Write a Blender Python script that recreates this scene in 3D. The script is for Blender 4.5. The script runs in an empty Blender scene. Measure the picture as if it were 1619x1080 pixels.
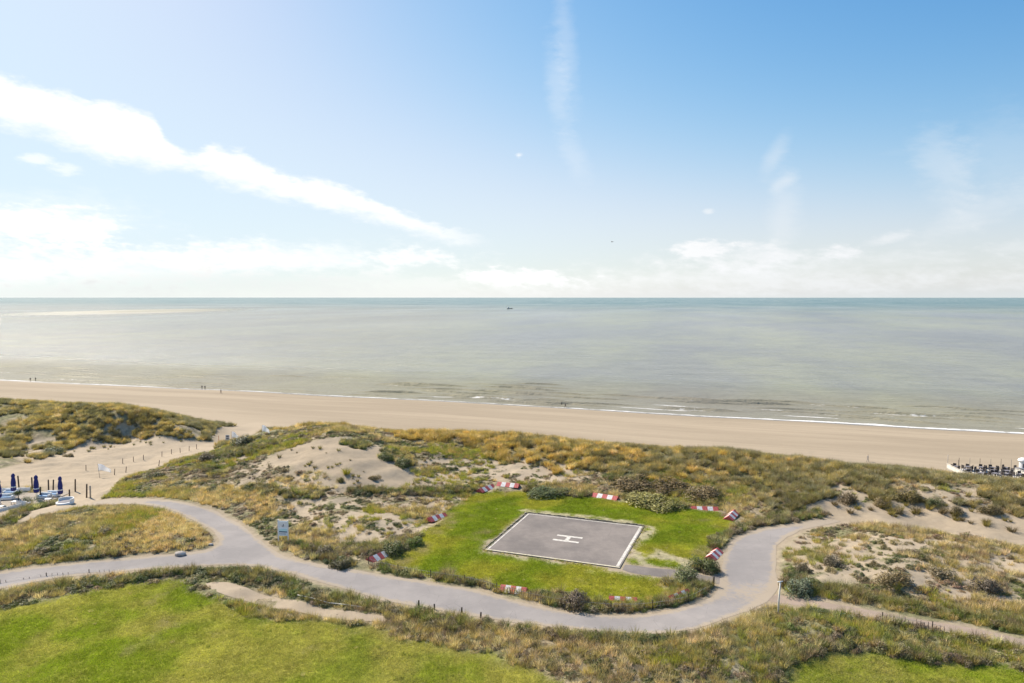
import bpy, bmesh, math, random
import numpy as np
from mathutils import Vector, Matrix, Euler
from mathutils.geometry import delaunay_2d_cdt
random.seed(7); RNG = np.random.default_rng(11)
S = bpy.context.scene
COL = S.collection
# ------------------------------------------------------------------ camera
CAMZ = 36.0; FPX = 1120.0; HZ = 470.0; PITCH = math.atan((540-HZ)/FPX)
cam_d = bpy.data.cameras.new('camera'); cam = bpy.data.objects.new('camera', cam_d); COL.objects.link(cam)
cam_d.sensor_width = 36.0; cam_d.lens = 36.0*FPX/1619.0; cam_d.clip_start = 0.5; cam_d.clip_end = 120000
cam.location = (0, 0, CAMZ); cam.rotation_euler = (math.pi/2-PITCH, 0, 0); S.camera = cam
# ------------------------------------------------------------------ sun, exposure
SUN_AZ = math.radians(-49); SUN_EL = math.radians(43)      # azimuth measured from +Y towards +X
sd_ = Vector((math.sin(SUN_AZ)*math.cos(SUN_EL), math.cos(SUN_AZ)*math.cos(SUN_EL), math.sin(SUN_EL)))
sl = bpy.data.lights.new('sun', 'SUN'); sl.energy = 4.2; sl.angle = math.radians(0.9); sl.color = (1, .905, .78)
so = bpy.data.objects.new('sun', sl); COL.objects.link(so); so.rotation_euler = sd_.to_track_quat('Z', 'Y').to_euler()
S.view_settings.view_transform = 'Standard'; S.view_settings.look = 'None'; S.view_settings.gamma = 1
S.view_settings.exposure = 0.8; S.view_settings.use_curve_mapping = False

# ------------------------------------------------------------------ node helpers
class NX:
    """tiny expression builder for math nodes"""
    def __init__(s, nt, sock): s.nt, s.s = nt, sock
    def _m(s, op, *a, clamp=False):
        n = s.nt.nodes.new('ShaderNodeMath'); n.operation = op; n.use_clamp = clamp
        for i, v in enumerate(a):
            if isinstance(v, NX): s.nt.links.new(v.s, n.inputs[i])
            else: n.inputs[i].default_value = float(v)
        return NX(s.nt, n.outputs[0])
    def __add__(s, o): return s._m('ADD', s, o)
    __radd__ = __add__
    def __sub__(s, o): return s._m('SUBTRACT', s, o)
    def __rsub__(s, o): return s._m('SUBTRACT', o, s)
    def __mul__(s, o): return s._m('MULTIPLY', s, o)
    __rmul__ = __mul__
    def __truediv__(s, o): return s._m('DIVIDE', s, o)
    def max(s, o): return s._m('MAXIMUM', s, o)
    def min(s, o): return s._m('MINIMUM', s, o)
    def clamp(s): return s._m('ADD', s, 0, clamp=True)
    def pw(s, o): return s._m('POWER', s, o)
    def abs(s): return s._m('ABSOLUTE', s)
    def ss(s, a, b):
        n = s.nt.nodes.new('ShaderNodeMapRange'); n.interpolation_type = 'SMOOTHSTEP'
        s.nt.links.new(s.s, n.inputs[0])
        lo, hi, o0, o1 = (a, b, 0, 1) if a < b else (b, a, 1, 0)
        n.inputs[1].default_value = lo; n.inputs[2].default_value = hi; n.inputs[3].default_value = o0; n.inputs[4].default_value = o1
        return NX(s.nt, n.outputs[0])
def N(nt, t, **k):
    n = nt.nodes.new(t)
    for a, b in k.items(): setattr(n, a, b)
    return n
def noise(nt, vec, scale, detail=4, rough=.55, dist=0.0, out='Fac', lac=2.0):
    n = N(nt, 'ShaderNodeTexNoise'); n.inputs['Scale'].default_value = scale; n.inputs['Detail'].default_value = detail
    n.inputs['Roughness'].default_value = rough; n.inputs['Distortion'].default_value = dist; n.inputs['Lacunarity'].default_value = lac
    if vec is not None: nt.links.new(vec, n.inputs['Vector'])
    return n.outputs[out]
def mixc(nt, fac, a, b, mode='MIX'):
    n = N(nt, 'ShaderNodeMix', data_type='RGBA', blend_type=mode)
    for sock, v in ((n.inputs[0], fac), (n.inputs[6], a), (n.inputs[7], b)):
        if isinstance(v, NX): v = v.s
        if hasattr(v, 'links'): nt.links.new(v, sock)
        elif isinstance(v, (int, float)): sock.default_value = v
        else: sock.default_value = (*v, 1)
    return n.outputs[2]
def combine(nt, x, y, z):
    n = N(nt, 'ShaderNodeCombineXYZ')
    for i, v in enumerate((x, y, z)):
        if isinstance(v, NX): nt.links.new(v.s, n.inputs[i])
        else: n.inputs[i].default_value = v
    return n.outputs[0]
# ------------------------------------------------------------------ world
W = bpy.data.worlds.new('World'); S.world = W; W.use_nodes = True
nt = W.node_tree; nt.nodes.clear()
wo = N(nt, 'ShaderNodeOutputWorld'); bg = N(nt, 'ShaderNodeBackground'); bg.inputs[1].default_value = 0.0575
nt.links.new(bg.outputs[0], wo.inputs[0])
sky = N(nt, 'ShaderNodeTexSky', sky_type='NISHITA'); sky.sun_disc = False
sky.sun_elevation = SUN_EL; sky.sun_rotation = SUN_AZ; sky.air_density = 1.1; sky.dust_density = 0.9; sky.ozone_density = 1.4; sky.altitude = 30
tc = N(nt, 'ShaderNodeTexCoord'); sp = N(nt, 'ShaderNodeSeparateXYZ'); nt.links.new(tc.outputs['Generated'], sp.inputs[0])
dx, dy, dz = (NX(nt, sp.outputs[i]) for i in range(3))
A = dx._m('ARCTAN2', dx, dy); Eg = dx._m('ARCSINE', dz)      # azimuth, elevation of the looked-at direction
cv = combine(nt, A, Eg*2.2, 0.0)
n1 = NX(nt, noise(nt, cv, 7, 6, .55)) - .5
n2 = NX(nt, noise(nt, cv, 22, 5, .6)) - .5
n3 = NX(nt, noise(nt, combine(nt, A*1.0, Eg*5.0, 3.0), 3.2, 5, .55)) - .5
def pe(u, v):                      # photograph pixel -> azimuth, elevation
    x = (u-809.5)/FPX; y = -(v-540)/FPX
    d = Vector((x, math.cos(PITCH)+y*math.sin(PITCH), -math.sin(PITCH)+y*math.cos(PITCH))).normalized()
    return math.atan2(d.x, d.y), math.asin(d.z)
def fcurve(x, pts, lo, hi, olo, ohi):
    n = N(nt, 'ShaderNodeFloatCurve'); c = n.mapping.curves[0]
    q = [((a-lo)/(hi-lo), (b-olo)/(ohi-olo)) for a, b in pts]
    c.points[0].location = q[0]; c.points[1].location = q[-1]
    for a, b in q[1:-1]: c.points.new(a, b)
    n.mapping.update(); nt.links.new(((x-lo)/(hi-lo)).clamp().s, n.inputs[1])
    return NX(nt, n.outputs[0])*(ohi-olo)+olo
up = [pe(*p) for p in ((-300,70),(0,112),(120,150),(235,178),(262,215),(300,238),(345,228),(420,262),(560,300),(660,345),(770,376))]
lw = [pe(*p) for p in ((-300,150),(0,190),(120,228),(235,262),(262,262),(300,262),(345,280),(420,303),(560,335),(660,368),(770,380))]
lo, hi = up[0][0], up[-1][0]
n4 = NX(nt, noise(nt, combine(nt, A*1.0+Eg*.8, Eg*2.6, 7.0), 55, 5, .62)) - .5
Ee = Eg + n1*.014 + n2*.034 + n4*.016; Ae = A + n1*.02
U_ = fcurve(Ae, up, lo, hi, 0, .5); L_ = fcurve(Ae, lw, lw[0][0], lw[-1][0], 0, .5)
band = (U_-Ee).ss(-.004, .013)*(Ee-L_).ss(-.014, .016)*A.ss(hi+.02, hi-.03)
band = band*(.93+n2*.5)
def blob(u, v, ru, rv, s, soft=.8, nz=1.6, rot=0.0, wn=None):
    a, e = pe(u, v); ru = ru/FPX; rv = rv/FPX
    p = (A-a); q = (Eg-e); c, k = math.cos(rot), math.sin(rot)
    P_ = (p*c + q*k)/ru; Q_ = (q*c - p*k)/rv
    r = (P_*P_+Q_*Q_).pw(.5) + (wn if wn is not None else n1+n2*1.4+n4*.9)*nz
    return r.ss(1.0+soft*.3, 1.0-soft)*s
mask = band
for b in ((52,251,20,8,.55), (105,268,22,7,.45), (90,362,90,26,.65), (170,418,250,36,.5,1), (-100,400,200,50,.5,1), (470,410,260,26,.5,1),
          (650,408,75,15,.55), (815,438,90,14,.75), (1112,394,52,12,.8), (1190,405,110,22,.5,.9), (1330,400,26,12,.4),
          (1410,376,42,9,.55,.8,1.2,.2), (1250,430,300,34,.35,1), (1119,335,10,6,.5), (820,246,8,5,.6), (1600,392,40,10,.3), (600,450,300,22,.35,1), (1150,445,500,20,.3,1)):
    mask = mask + blob(*b)
wis = [(895,60,18,110,.17,1,.9,.12), (882,140,20,70,.2,1,.9,.15), (908,250,20,45,.16,1,.9,.5), (1225,245,14,34,.26,1,.6,-.5), (1238,290,26,10,.25,1,.5,.55),
       (1237,345,26,75,.26,1,.8,0), (1490,265,34,75,.25,1,1.0,.35), (1560,330,130,22,.22,1,1,.45), (60,345,150,40,.25,1,1.0,0), (1590,240,60,60,.12,1,1,0)]
for b in wis:
    mask = mask + blob(*b)
mask = mask + (n3*3.2-.55).clamp()*.3*Eg.ss(.35, .12)
mask = mask.clamp()
haze = (Eg*-1.0/.072)._m('EXPONENT', Eg.max(0)*-1.0/.075)
sr = N(nt, 'ShaderNodeSeparateColor'); nt.links.new(sky.outputs[0], sr.inputs[0])
def grade(ch, k, g, top):
    c_ = (NX(nt, sr.outputs[ch])*(.1*k)).pw(g)
    return c_/((c_*(1/top)).pw(4)+1).pw(.25)*10
cc = N(nt, 'ShaderNodeCombineColor')
for i_, a_ in enumerate(((2.0, 1.98, .70), (1.61, 1.24, .90), (1.7, .95, 1.06))): nt.links.new(grade(i_, *a_).s, cc.inputs[i_])
skyc = cc.outputs[0]
hz = mixc(nt, A.ss(-.2, .6), (9.9, 10.1, 10.0), (8.3, 8.8, 8.9))
c1 = mixc(nt, haze*.82, skyc, hz)
grey = (blob(430,452,300,26,.5,1)+blob(100,470,200,20,.3,1)).clamp()
cl = mixc(nt, grey, mixc(nt, A.ss(-.3, .5), (11.5,11.4,11.2), (9.2,9.4,9.6)), (8.3,8.5,8.5))
c2 = mixc(nt, mask, c1, cl)
c3 = mixc(nt, grey*.6, c2, (8.2,8.5,8.4))
nt.links.new(c3, bg.inputs[0])

# ------------------------------------------------------------------ numpy noise
def _h(i, j, s):
    v = np.sin(i*127.1 + j*311.7 + s*74.7)*43758.5453
    return v - np.floor(v)
def vn(x, y, s=0):
    i = np.floor(x); j = np.floor(y); fx = x-i; fy = y-j
    fx = fx*fx*(3-2*fx); fy = fy*fy*(3-2*fy)
    a = _h(i, j, s); b = _h(i+1, j, s); c = _h(i, j+1, s); d = _h(i+1, j+1, s)
    return (a*(1-fx)+b*fx)*(1-fy)+(c*(1-fx)+d*fx)*fy
def fbm(x, y, wl, s=0, o=4, g=.5):
    x = np.asarray(x, float)/wl; y = np.asarray(y, float)/wl; r = 0; a = 1; t = 0
    for k in range(o):
        c, n = math.cos(.6*k+.3), math.sin(.6*k+.3)
        r = r + a*vn(c*x-n*y, n*x+c*y, s+k*3.1); t += a; a *= g; x = x*2.03; y = y*2.03
    return r/t
def sst(a, b, x):
    t = np.clip((x-a)/(b-a), 0, 1); return t*t*(3-2*t)
# ------------------------------------------------------------------ terrain
def gp(u, v, z):                   # ground point seen at a photograph pixel when the ground there is at height z
    x = (u-809.5)/FPX; y = -(v-540)/FPX
    d = (x, math.cos(PITCH)+y*math.sin(PITCH), -math.sin(PITCH)+y*math.cos(PITCH))
    k = (z-CAMZ)/d[2]; return d[0]*k, d[1]*k
SH0 = np.array(gp(0, 601, 0)); SH1 = np.array(gp(1619, 686, 0))
SD = (SH1-SH0)/np.linalg.norm(SH1-SH0); SN = np.array([SD[1], -SD[0]]); SN = SN if SN[1] < 0 else -SN
def st(x, y):                      # along shore, inland distance
    dx_, dy_ = x-SH0[0], y-SH0[1]
    t = dx_*SD[0]+dy_*SD[1]; s = dx_*SN[0]+dy_*SN[1]
    bow = 4.5*np.sin(np.clip(t/370, -.3, 1.3)*math.pi)
    s = s + bow + 1.6*(fbm(t, t*0, 40, 5, 2)-.5)*2
    return t, s
CP = [(-300,1300,6),(400,1300,6),(1100,1300,6.3),(1900,1300,6),(-150,1080,6.2),(100,1080,6.2),(400,1080,6.2),(800,1080,6.3),(1100,1080,7.0),(1260,1080,6.5),(1450,1080,6.4),(1750,1080,6.4),
(0,1000,6.4),(300,1000,6.4),(600,1010,6.6),(900,1030,7.1),(1100,1030,7.3),(1200,1005,7.7),(1400,1015,7.3),(1619,1045,6.9),
(0,945,7.0),(200,915,7.1),(400,915,7.0),(-150,940,7),(0,920,6.9),(200,895,6.9),(400,885,6.9),(600,928,6.8),(800,962,6.8),(1000,988,6.7),(1150,950,6.8),(1190,900,6.9),(1200,860,7),(1280,828,7),
(833,812,7),(1018,833,7),(980,900,7),(768,870,7),(900,855,7),(620,880,7),(750,790,7),(940,790,7),(1140,818,7.1),(1050,940,6.95),(1100,880,7),(860,935,6.9),
(100,850,7.5),(220,835,7.7),(300,850,7.4),(0,870,7.3),(200,795,7),(330,830,6.95),(100,805,6.6),(0,832,6.5),(40,808,6.1),(30,785,5),(100,785,5.2),(60,762,4.7),(-120,790,5),(-120,750,4.6),
(160,755,4.7),(250,725,3.7),(330,702,2.9),(60,738,4.3),(180,715,3.8),(150,780,5.6),
(-150,628,10),(0,635,10.2),(100,643,10.4),(200,657,9.0),(280,676,6.4),(330,688,3.4),(0,675,6.8),(100,685,6.2),(200,690,5),(0,722,4.6),(-150,715,5),
(265,738,4.6),(330,718,6.2),(400,688,8.6),(215,760,6.6),(290,752,7.4),(250,775,7.2),(360,760,8.2),
(430,684,10.2),(480,681,11.4),(540,679,12.1),(585,690,11.4),(610,702,10.4),(650,742,8.6),(450,740,9.4),(550,740,9.8),(400,765,8.6),(550,785,7.8),(450,800,7.5),(380,800,7.3),
(640,696,10.0),(700,691,10.3),(800,695,10.1),(900,705,9.8),(1000,713,9.6),(1100,720,9.6),(1200,729,9.6),(1262,745,9.0),(1300,743,9.3),(1400,757,9.2),(1500,774,8.7),(1619,786,8.4),(1800,803,8.6),
(700,745,7.9),(800,745,7.8),(900,752,7.7),(1000,762,7.6),(1100,772,7.7),(1200,785,7.8),(620,790,7.4),(700,775,7.2),
(1320,815,7),(1450,818,7.1),(1619,843,7),(1800,865,7),(1400,782,8.3),(1550,795,8.2),(1290,790,8.0),
(1300,850,7.4),(1450,850,7.7),(1619,872,7.4),(1300,920,7.2),(1450,930,7.2),(1619,955,7),(1800,950,7),(500,860,7.1),(550,830,7.3),(650,830,7.2),
(1300,960,6.9),(1450,985,6.8),(1619,1015,6.7),(1800,1050,6.7)]
cpts = [(*gp(u, v, z), z) for u, v, z in CP]
for t_ in np.arange(-120, 520, 40):
    for s_, z_ in ((74, 2.7), (60, 2.3)):
        p = SH0 + SD*t_ + SN*s_; cpts.append((p[0], p[1], z_))
cpts = np.array(cpts); XM, YM = cpts[:,:2].min(0), cpts[:,:2].max(0)
XM = np.array([-165, 33.0]); YM = np.array([150, 235.0])
def _phi(r2): return .5*r2*np.log(r2+1e-9)
_n = len(cpts); _sc = 50.0; _c = cpts[:,:2]/_sc
_K = _phi(((_c[:,None]-_c[None])**2).sum(-1)) + np.eye(_n)*2e-4
_P = np.c_[np.ones(_n), _c]; _M = np.block([[_K, _P], [_P.T, np.zeros((3,3))]])
_w = np.linalg.solve(_M, np.r_[cpts[:,2], 0, 0, 0])
def rbf(x, y):
    x = np.clip(x, XM[0], YM[0])/_sc; y = np.clip(y, XM[1], YM[1])/_sc; out = np.zeros_like(x)
    for k in range(0, x.size, 20000):
        a = x[k:k+20000]; b = y[k:k+20000]
        out[k:k+20000] = _phi((a[:,None]-_c[:,0])**2+(b[:,None]-_c[:,1])**2)@_w[:_n] + _w[_n]+_w[_n+1]*a+_w[_n+2]*b
    return out
def h0(x, y):                      # smooth terrain
    x = np.atleast_1d(np.asarray(x, float)); y = np.atleast_1d(np.asarray(y, float))
    t, s = st(x, y)
    beach = np.where(s > 0, 2.55*(1-np.exp(-np.maximum(s, 0)/34)), np.maximum(s*.06, -6)) + .03
    land = rbf(x, y)
    return beach + (land-beach)*sst(58, 74, s)
def ray(u, v, hf, d0=40.0, d1=420.0):
    ys = np.linspace(d0, d1, 900)
    x = (u-809.5)/FPX; yy = -(v-540)/FPX
    d = np.array((x, math.cos(PITCH)+yy*math.sin(PITCH), -math.sin(PITCH)+yy*math.cos(PITCH)))
    k = ys/d[1]; X = d[0]*k; Z = CAMZ+d[2]*k
    g = Z-hf(X, ys); i = np.argmax(g < 0)
    if g[i] >= 0: i = len(ys)-1
    if i == 0: return np.array((X[0], ys[0]))
    f = g[i-1]/(g[i-1]-g[i]); yv = ys[i-1]+(ys[i]-ys[i-1])*f
    return np.array((d[0]*yv/d[1], yv))
def world(pts, hf=h0): return np.array([ray(u, v, hf, 30) for u, v in pts])
def smooth_closed(P, step=.8):
    P = np.asarray(P); n = len(P); out = []
    for i in range(n):
        p0, p1, p2, p3 = P[i-1], P[i], P[(i+1)%n], P[(i+2)%n]
        m = max(1, int(np.linalg.norm(p2-p1)/step))
        for k in range(m):
            t = k/m
            q = .5*((2*p1)+(-p0+p2)*t+(2*p0-5*p1+4*p2-p3)*t*t+(-p0+3*p1-3*p2+p3)*t**3); out.append(q)
    return np.array(out)
def smooth_open(P, step=1.0):
    P = np.asarray(P); P = np.vstack([2*P[0]-P[1], P, 2*P[-1]-P[-2]]); out = []
    for i in range(1, len(P)-2):
        p0, p1, p2, p3 = P[i-1:i+3]; m = max(1, int(np.linalg.norm(p2-p1)/step))
        for k in range(m):
            t = k/m; out.append(.5*((2*p1)+(-p0+p2)*t+(2*p0-5*p1+4*p2-p3)*t*t+(-p0+3*p1-3*p2+p3)*t**3))
    out.append(P[-2]); return np.array(out)
def sdist(P, x, y, pad=12.0, closed=True):
    """signed distance to a closed outline (negative inside) or plain distance to a line"""
    x = np.asarray(x, float); y = np.asarray(y, float); out = np.full(x.shape, pad)
    m = (x > P[:,0].min()-pad) & (x < P[:,0].max()+pad) & (y > P[:,1].min()-pad) & (y < P[:,1].max()+pad)
    idx = np.nonzero(m)[0]
    B = np.roll(P, -1, 0) if closed else P[1:]
    Aa = P if closed else P[:-1]
    for k in range(0, len(idx), 30000):
        ii = idx[k:k+30000]; px = x[ii]; py = y[ii]; best = np.full(px.shape, 1e9); ins = np.zeros(px.shape, bool)
        for a, b in zip(Aa, B):
            ex, ey = b-a; l = ex*ex+ey*ey+1e-12
            t = np.clip(((px-a[0])*ex+(py-a[1])*ey)/l, 0, 1)
            best = np.minimum(best, (px-a[0]-t*ex)**2+(py-a[1]-t*ey)**2)
            if closed:
                c = ((a[1] > py) != (b[1] > py)); ins ^= c & (px < (b[0]-a[0])*(py-a[1])/((b[1]-a[1]) or 1e-9)+a[0])
        d = np.sqrt(best); d[ins] *= -1; out[ii] = np.minimum(d, pad)
    return out
# ---- outlines, as seen in the photograph, laid onto the terrain
ROAD = smooth_closed(world([(-190,948),(0,906),(100,893),(200,883),(270,877),(318,872),(343,862),(344,848),(326,833),(300,820),(268,806),(235,799),(195,797),(150,799),(160,791),(220,789),(272,792),(312,800),(350,813),(380,830),(402,846),(424,864),(450,880),(490,890),(560,902),(640,915),(740,931),(800,947),(880,965),(950,973),(1020,972),(1075,962),(1118,948),(1138,928),(1141,905),(1146,875),(1164,852),(1205,837),(1255,829),(1300,822),(1330,824),
 (1285,834),(1250,846),(1232,860),(1226,885),(1228,930),(1215,948),(1165,972),(1100,994),(1040,1001),(960,999),(880,992),(780,979),(690,964),(600,948),(520,925),(450,905),(380,894),(300,896),(200,903),(100,913),(0,931),(-190,980)]), .8)
PADC = world([(833,812),(1018,833),(980,900),(768,870)])
STUB = smooth_closed(world([(988,893),(1030,898),(1085,903),(1125,912),(1150,905),(1150,925),(1110,918),(1060,914),(1010,908),(984,901)]), .8)
PATH_R = smooth_closed(world([(1228,940),(1250,944),(1300,952),(1380,966),(1460,981),(1540,994),(1619,1012),(1760,1045),(1760,1060),(1619,1022),(1540,1005),(1460,990),(1380,977),(1300,962),(1250,956),(1215,950)]), .8)
PATH_S = smooth_closed(world([(325,922),(360,921),(400,933),(440,944),(490,957),(550,968),(605,976),(610,983),(560,980),(500,972),(440,960),(390,950),(345,938)]), .8)
L1 = smooth_closed(world([(-160,985),(0,968),(90,952),(150,934),(215,925),(270,928),(330,950),(400,972),(480,986),(560,992),(640,1008),(760,1042),(880,1090),(900,1250),(-200,1250)]), 1.5)
L2 = smooth_closed(world([(1228,1085),(1262,1050),(1320,1036),(1400,1038),(1500,1046),(1580,1060),(1700,1085),(1750,1150),(1240,1150)]), 1.5)
L3 = smooth_closed(world([(725,795),(770,778),(830,776),(890,784),(950,790),(1040,802),(1110,810),(1152,816),(1135,845),(1112,880),(1104,900),(1050,925),(1075,938),(1040,950),(960,950),(880,937),(800,930),(740,917),(660,903),(612,888),(640,862),(690,826)]), 1.5)
PADV = smooth_closed(world([(770,880),(762,862),(800,835),(830,805),(900,811),(1020,826),(1035,838),(1015,865),(1040,870),(1095,885),(1108,900),(1060,915),(985,908)]), 1.5)
SANDS = [smooth_closed(world(p), 1.5) for p in (
 [(430,722),(475,700),(560,692),(600,706),(640,745),(655,765),(600,775),(545,768),(505,748),(460,740)],     # sand hill
 [(-150,745),(0,738),(60,728),(130,705),(220,695),(300,692),(345,700),(330,712),(270,735),(200,760),(150,792),(100,800),(60,775),(-150,770)],  # passage
 [(-150,800),(0,790),(60,778),(120,775),(165,790),(120,805),(60,818),(0,838),(-150,860),(-150,800)],
 [(1285,795),(1330,793),(1400,794),(1480,798),(1550,806),(1700,830),(1760,880),(1619,862),(1540,853),(1470,839),(1400,833),(1330,831),(1290,834)],)]
PATCH = [smooth_closed(world(p), 1.5) for p in (
 [(430,815),(460,796),(560,790),(640,790),(720,775),(740,790),(700,830),(640,860),(560,870),(510,840)],
 [(600,745),(680,725),(780,728),(900,735),(960,750),(900,765),(780,765),(700,775),(640,770)],
 [(1245,905),(1250,850),(1300,840),(1420,845),(1540,865),(1650,890),(1650,950),(1500,945),(1380,930),(1290,925)],
 [(640,700),(800,745),(1290,740),(1619,785),(1760,800),(1760,835),(1619,835),(1290,800),(1200,780)][3:] + [(1290,800),(1250,760)],
 [(30,700),(120,690),(200,672),(280,672),(335,690),(250,702),(130,715),(30,735)],
 [(700,800),(770,772),(800,790),(740,830),(690,850),(660,870),(640,860)])]
GAP = smooth_closed(np.array([gp(u, v, 2.9) for u, v in ((336,687),(375,670),(420,664),(412,684),(370,697),(345,703))]), 1.5)
PATCH.append(smooth_closed(world([(362,738),(400,712),(450,725),(500,750),(560,768),(520,790),(440,792),(380,775)]), 1.5))
HEDGE = [(smooth_open(world(p), 1.0), w) for p, w in (
 ([(-100,965),(0,948),(90,930),(180,918),(260,910),(340,904),(400,908),(450,922)], 1.0),
 ([(360,908),(430,925),(480,940),(540,952),(620,966),(700,978),(800,992),(900,1003)], 1.0), ([(640,975),(760,992),(880,1006),(1000,1010),(1100,1004)], .9),
 ([(500,885),(560,894)], 1.2), ([(700,912),(760,925)], .9), ([(850,944),(905,955),(940,958)], 1.4), ([(590,899),(640,909),(740,924),(800,941),(860,953),(950,965),(1040,963),(1120,935)], .75),
 ([(1080,925),(1110,918),(1126,930)], 1.3), ([(1100,900),(1125,900),(1135,890)], 1.2), ([(1140,865),(1160,842),(1200,828),(1250,818),(1300,812)], 1.5),
 ([(832,774),(880,778),(928,784)], 1.3), ([(985,791),(1040,797),(1078,803)], 1.4), ([(1235,915),(1300,938),(1370,950),(1450,966),(1540,978),(1650,998)], 1.2),
 ([(-60,845),(0,828),(45,808),(85,797)], 1.5), ([(1225,1085),(1240,1055),(1280,1030),(1350,1024),(1430,1030),(1520,1042),(1640,1070)], .8),
 ([(1245,963),(1300,972),(1380,985),(1500,1000),(1640,1032)], .9), ([(290,735),(330,722),(380,715),(430,700)], 2.6), ([(300,742),(350,748)], 1.6),
 ([(400,770),(450,785),(500,790)], 1.2), ([(560,700),(600,715),(640,735)], 2.0), ([(560,862),(620,868),(660,855)], 2.2), ([(500,868),(540,870)], 1.8), ([(-150,945),(0,938)], .6),
 ([(0,889),(60,884),(140,880),(180,876)], .9), ([(560,780),(650,782),(740,778)], 1.6), ([(975,762),(1050,775),(1130,780)], 2.2))]
def cell(x, y, size, seed=0):
    """distance to the nearest jittered clump centre, and that clump's random number"""
    x = x/size; y = y/size; i = np.floor(x); j = np.floor(y); best = np.full(x.shape, 9.0); rid = np.zeros(x.shape)
    for a in (-1, 0, 1):
        for b in (-1, 0, 1):
            cx = i+a+_h(i+a, j+b, seed); cy = j+b+_h(i+a, j+b, seed+7); d = np.hypot(x-cx, y-cy); m = d < best
            rid = np.where(m, _h(i+a, j+b, seed+13), rid); best = np.minimum(best, d)
    return best, rid
def pnoise(x, y): return fbm(x*.7, y, .95, 32, 3)*.5+fbm(x*.65, y, 2.3, 36, 3)*.5
def road_d(x, y):
    d = sdist(ROAD, x, y)
    for P in (STUB, PATH_R, PADC): d = np.minimum(d, sdist(P, x, y))
    return d
def fields(x, y):
    x = np.asarray(x, float); y = np.asarray(y, float); F = {}
    t, s = st(x, y); F['t'], F['s'] = t, s
    wx = x + 1.2*(fbm(x, y, 3, 21, 2)-.5)*2; wy = y + 1.2*(fbm(x, y, 3, 22, 2)-.5)*2
    F['road'] = road_d(x, y)
    F['paths'] = sdist(PATH_S, x, y)
    F['lawn'] = np.minimum(np.minimum(sdist(L1, wx, wy), sdist(L2, wx, wy)), sdist(L3, wx, wy))
    F['lawn3'] = sdist(L3, wx, wy)
    F['padv'] = sdist(PADV, wx, wy)
    F['sand'] = np.minimum.reduce([sdist(P, wx, wy) for P in SANDS+[GAP]])
    F['patch'] = np.minimum.reduce([sdist(P, wx, wy) for P in PATCH])
    F['hedge'] = np.minimum.reduce([sdist(P, wx, wy, closed=False)/w for P, w in HEDGE])
    return F
_marbase = lambda s: sst(104, 92, s)
def hfull(x, y, F=None):
    x = np.atleast_1d(np.asarray(x, float)); y = np.atleast_1d(np.asarray(y, float))
    z = h0(x, y); t, s = st(x, y)
    if F is None:
        rd = road_d(x, y); lw_ = np.minimum(np.minimum(sdist(L1, x, y), sdist(L2, x, y)), sdist(L3, x, y))
    else: rd, lw_ = F['road'], F['lawn']
    m = sst(0.6, 4.5, rd)*sst(-.5, 3, lw_)*sst(72, 80, s)
    z = z + m*((fbm(x, y, 9, 1, 3)-.5)*1.5 + (fbm(x, y, 2.6, 2, 2)-.5)*.45)
    z = z + sst(.2, 3, rd)*(1-m)*sst(72, 80, s)*(fbm(x, y, 5, 3, 3)-.5)*.22
    z = z + sst(2, 10, s)*sst(74, 60, s)*(fbm(t*.25, s, 6, 9, 3)-.5)*.16
    return z
def at(u, v, dz=0.0):
    p = ray(u, v, hfull, 30); z = float(hfull(p[0], p[1])[0]); return Vector((p[0], p[1], z+dz))
# ------------------------------------------------------------------ object helpers
def tag(o, label=None, cat=None, group=None, kind=None):
    if label: o['label'] = label
    if cat: o['category'] = cat
    if group: o['group'] = group
    if kind: o['kind'] = kind
    return o
def meshobj(name, verts, faces, mat=None, parent=None, smooth=False):
    me = bpy.data.meshes.new(name)
    me.from_pydata([tuple(map(float, v)) for v in verts], [], [tuple(map(int, f)) for f in faces]); me.update()
    if smooth: me.shade_smooth()
    if mat is not None: me.materials.append(mat)
    o = bpy.data.objects.new(name, me); COL.objects.link(o)
    if parent: o.parent = parent
    return o
def gridmesh(name, V, nx, ny, mat):
    """V: (ny*nx,3) array"""
    me = bpy.data.meshes.new(name); i = np.arange((ny-1)*(nx-1)); r = i//(nx-1); c = i%(nx-1); a = r*nx+c
    F_ = np.stack([a, a+1, a+nx+1, a+nx], 1).astype(np.int32)
    me.vertices.add(len(V)); me.vertices.foreach_set('co', V.astype(np.float32).ravel())
    me.loops.add(F_.size); me.loops.foreach_set('vertex_index', F_.ravel())
    me.polygons.add(len(F_)); me.polygons.foreach_set('loop_start', np.arange(0, F_.size, 4, dtype=np.int32))
    me.update(calc_edges=True); me.validate(); me.shade_smooth(); me.materials.append(mat)
    o = bpy.data.objects.new(name, me); COL.objects.link(o); return o
def setcol(me, name, arr):
    a = me.attributes.new(name, 'FLOAT_COLOR', 'POINT'); a.data.foreach_set('color', np.c_[arr, np.ones(len(arr))].astype(np.float32).ravel())
def setf(me, name, arr):
    a = me.attributes.new(name, 'FLOAT', 'POINT'); a.data.foreach_set('value', np.asarray(arr, np.float32))
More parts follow.
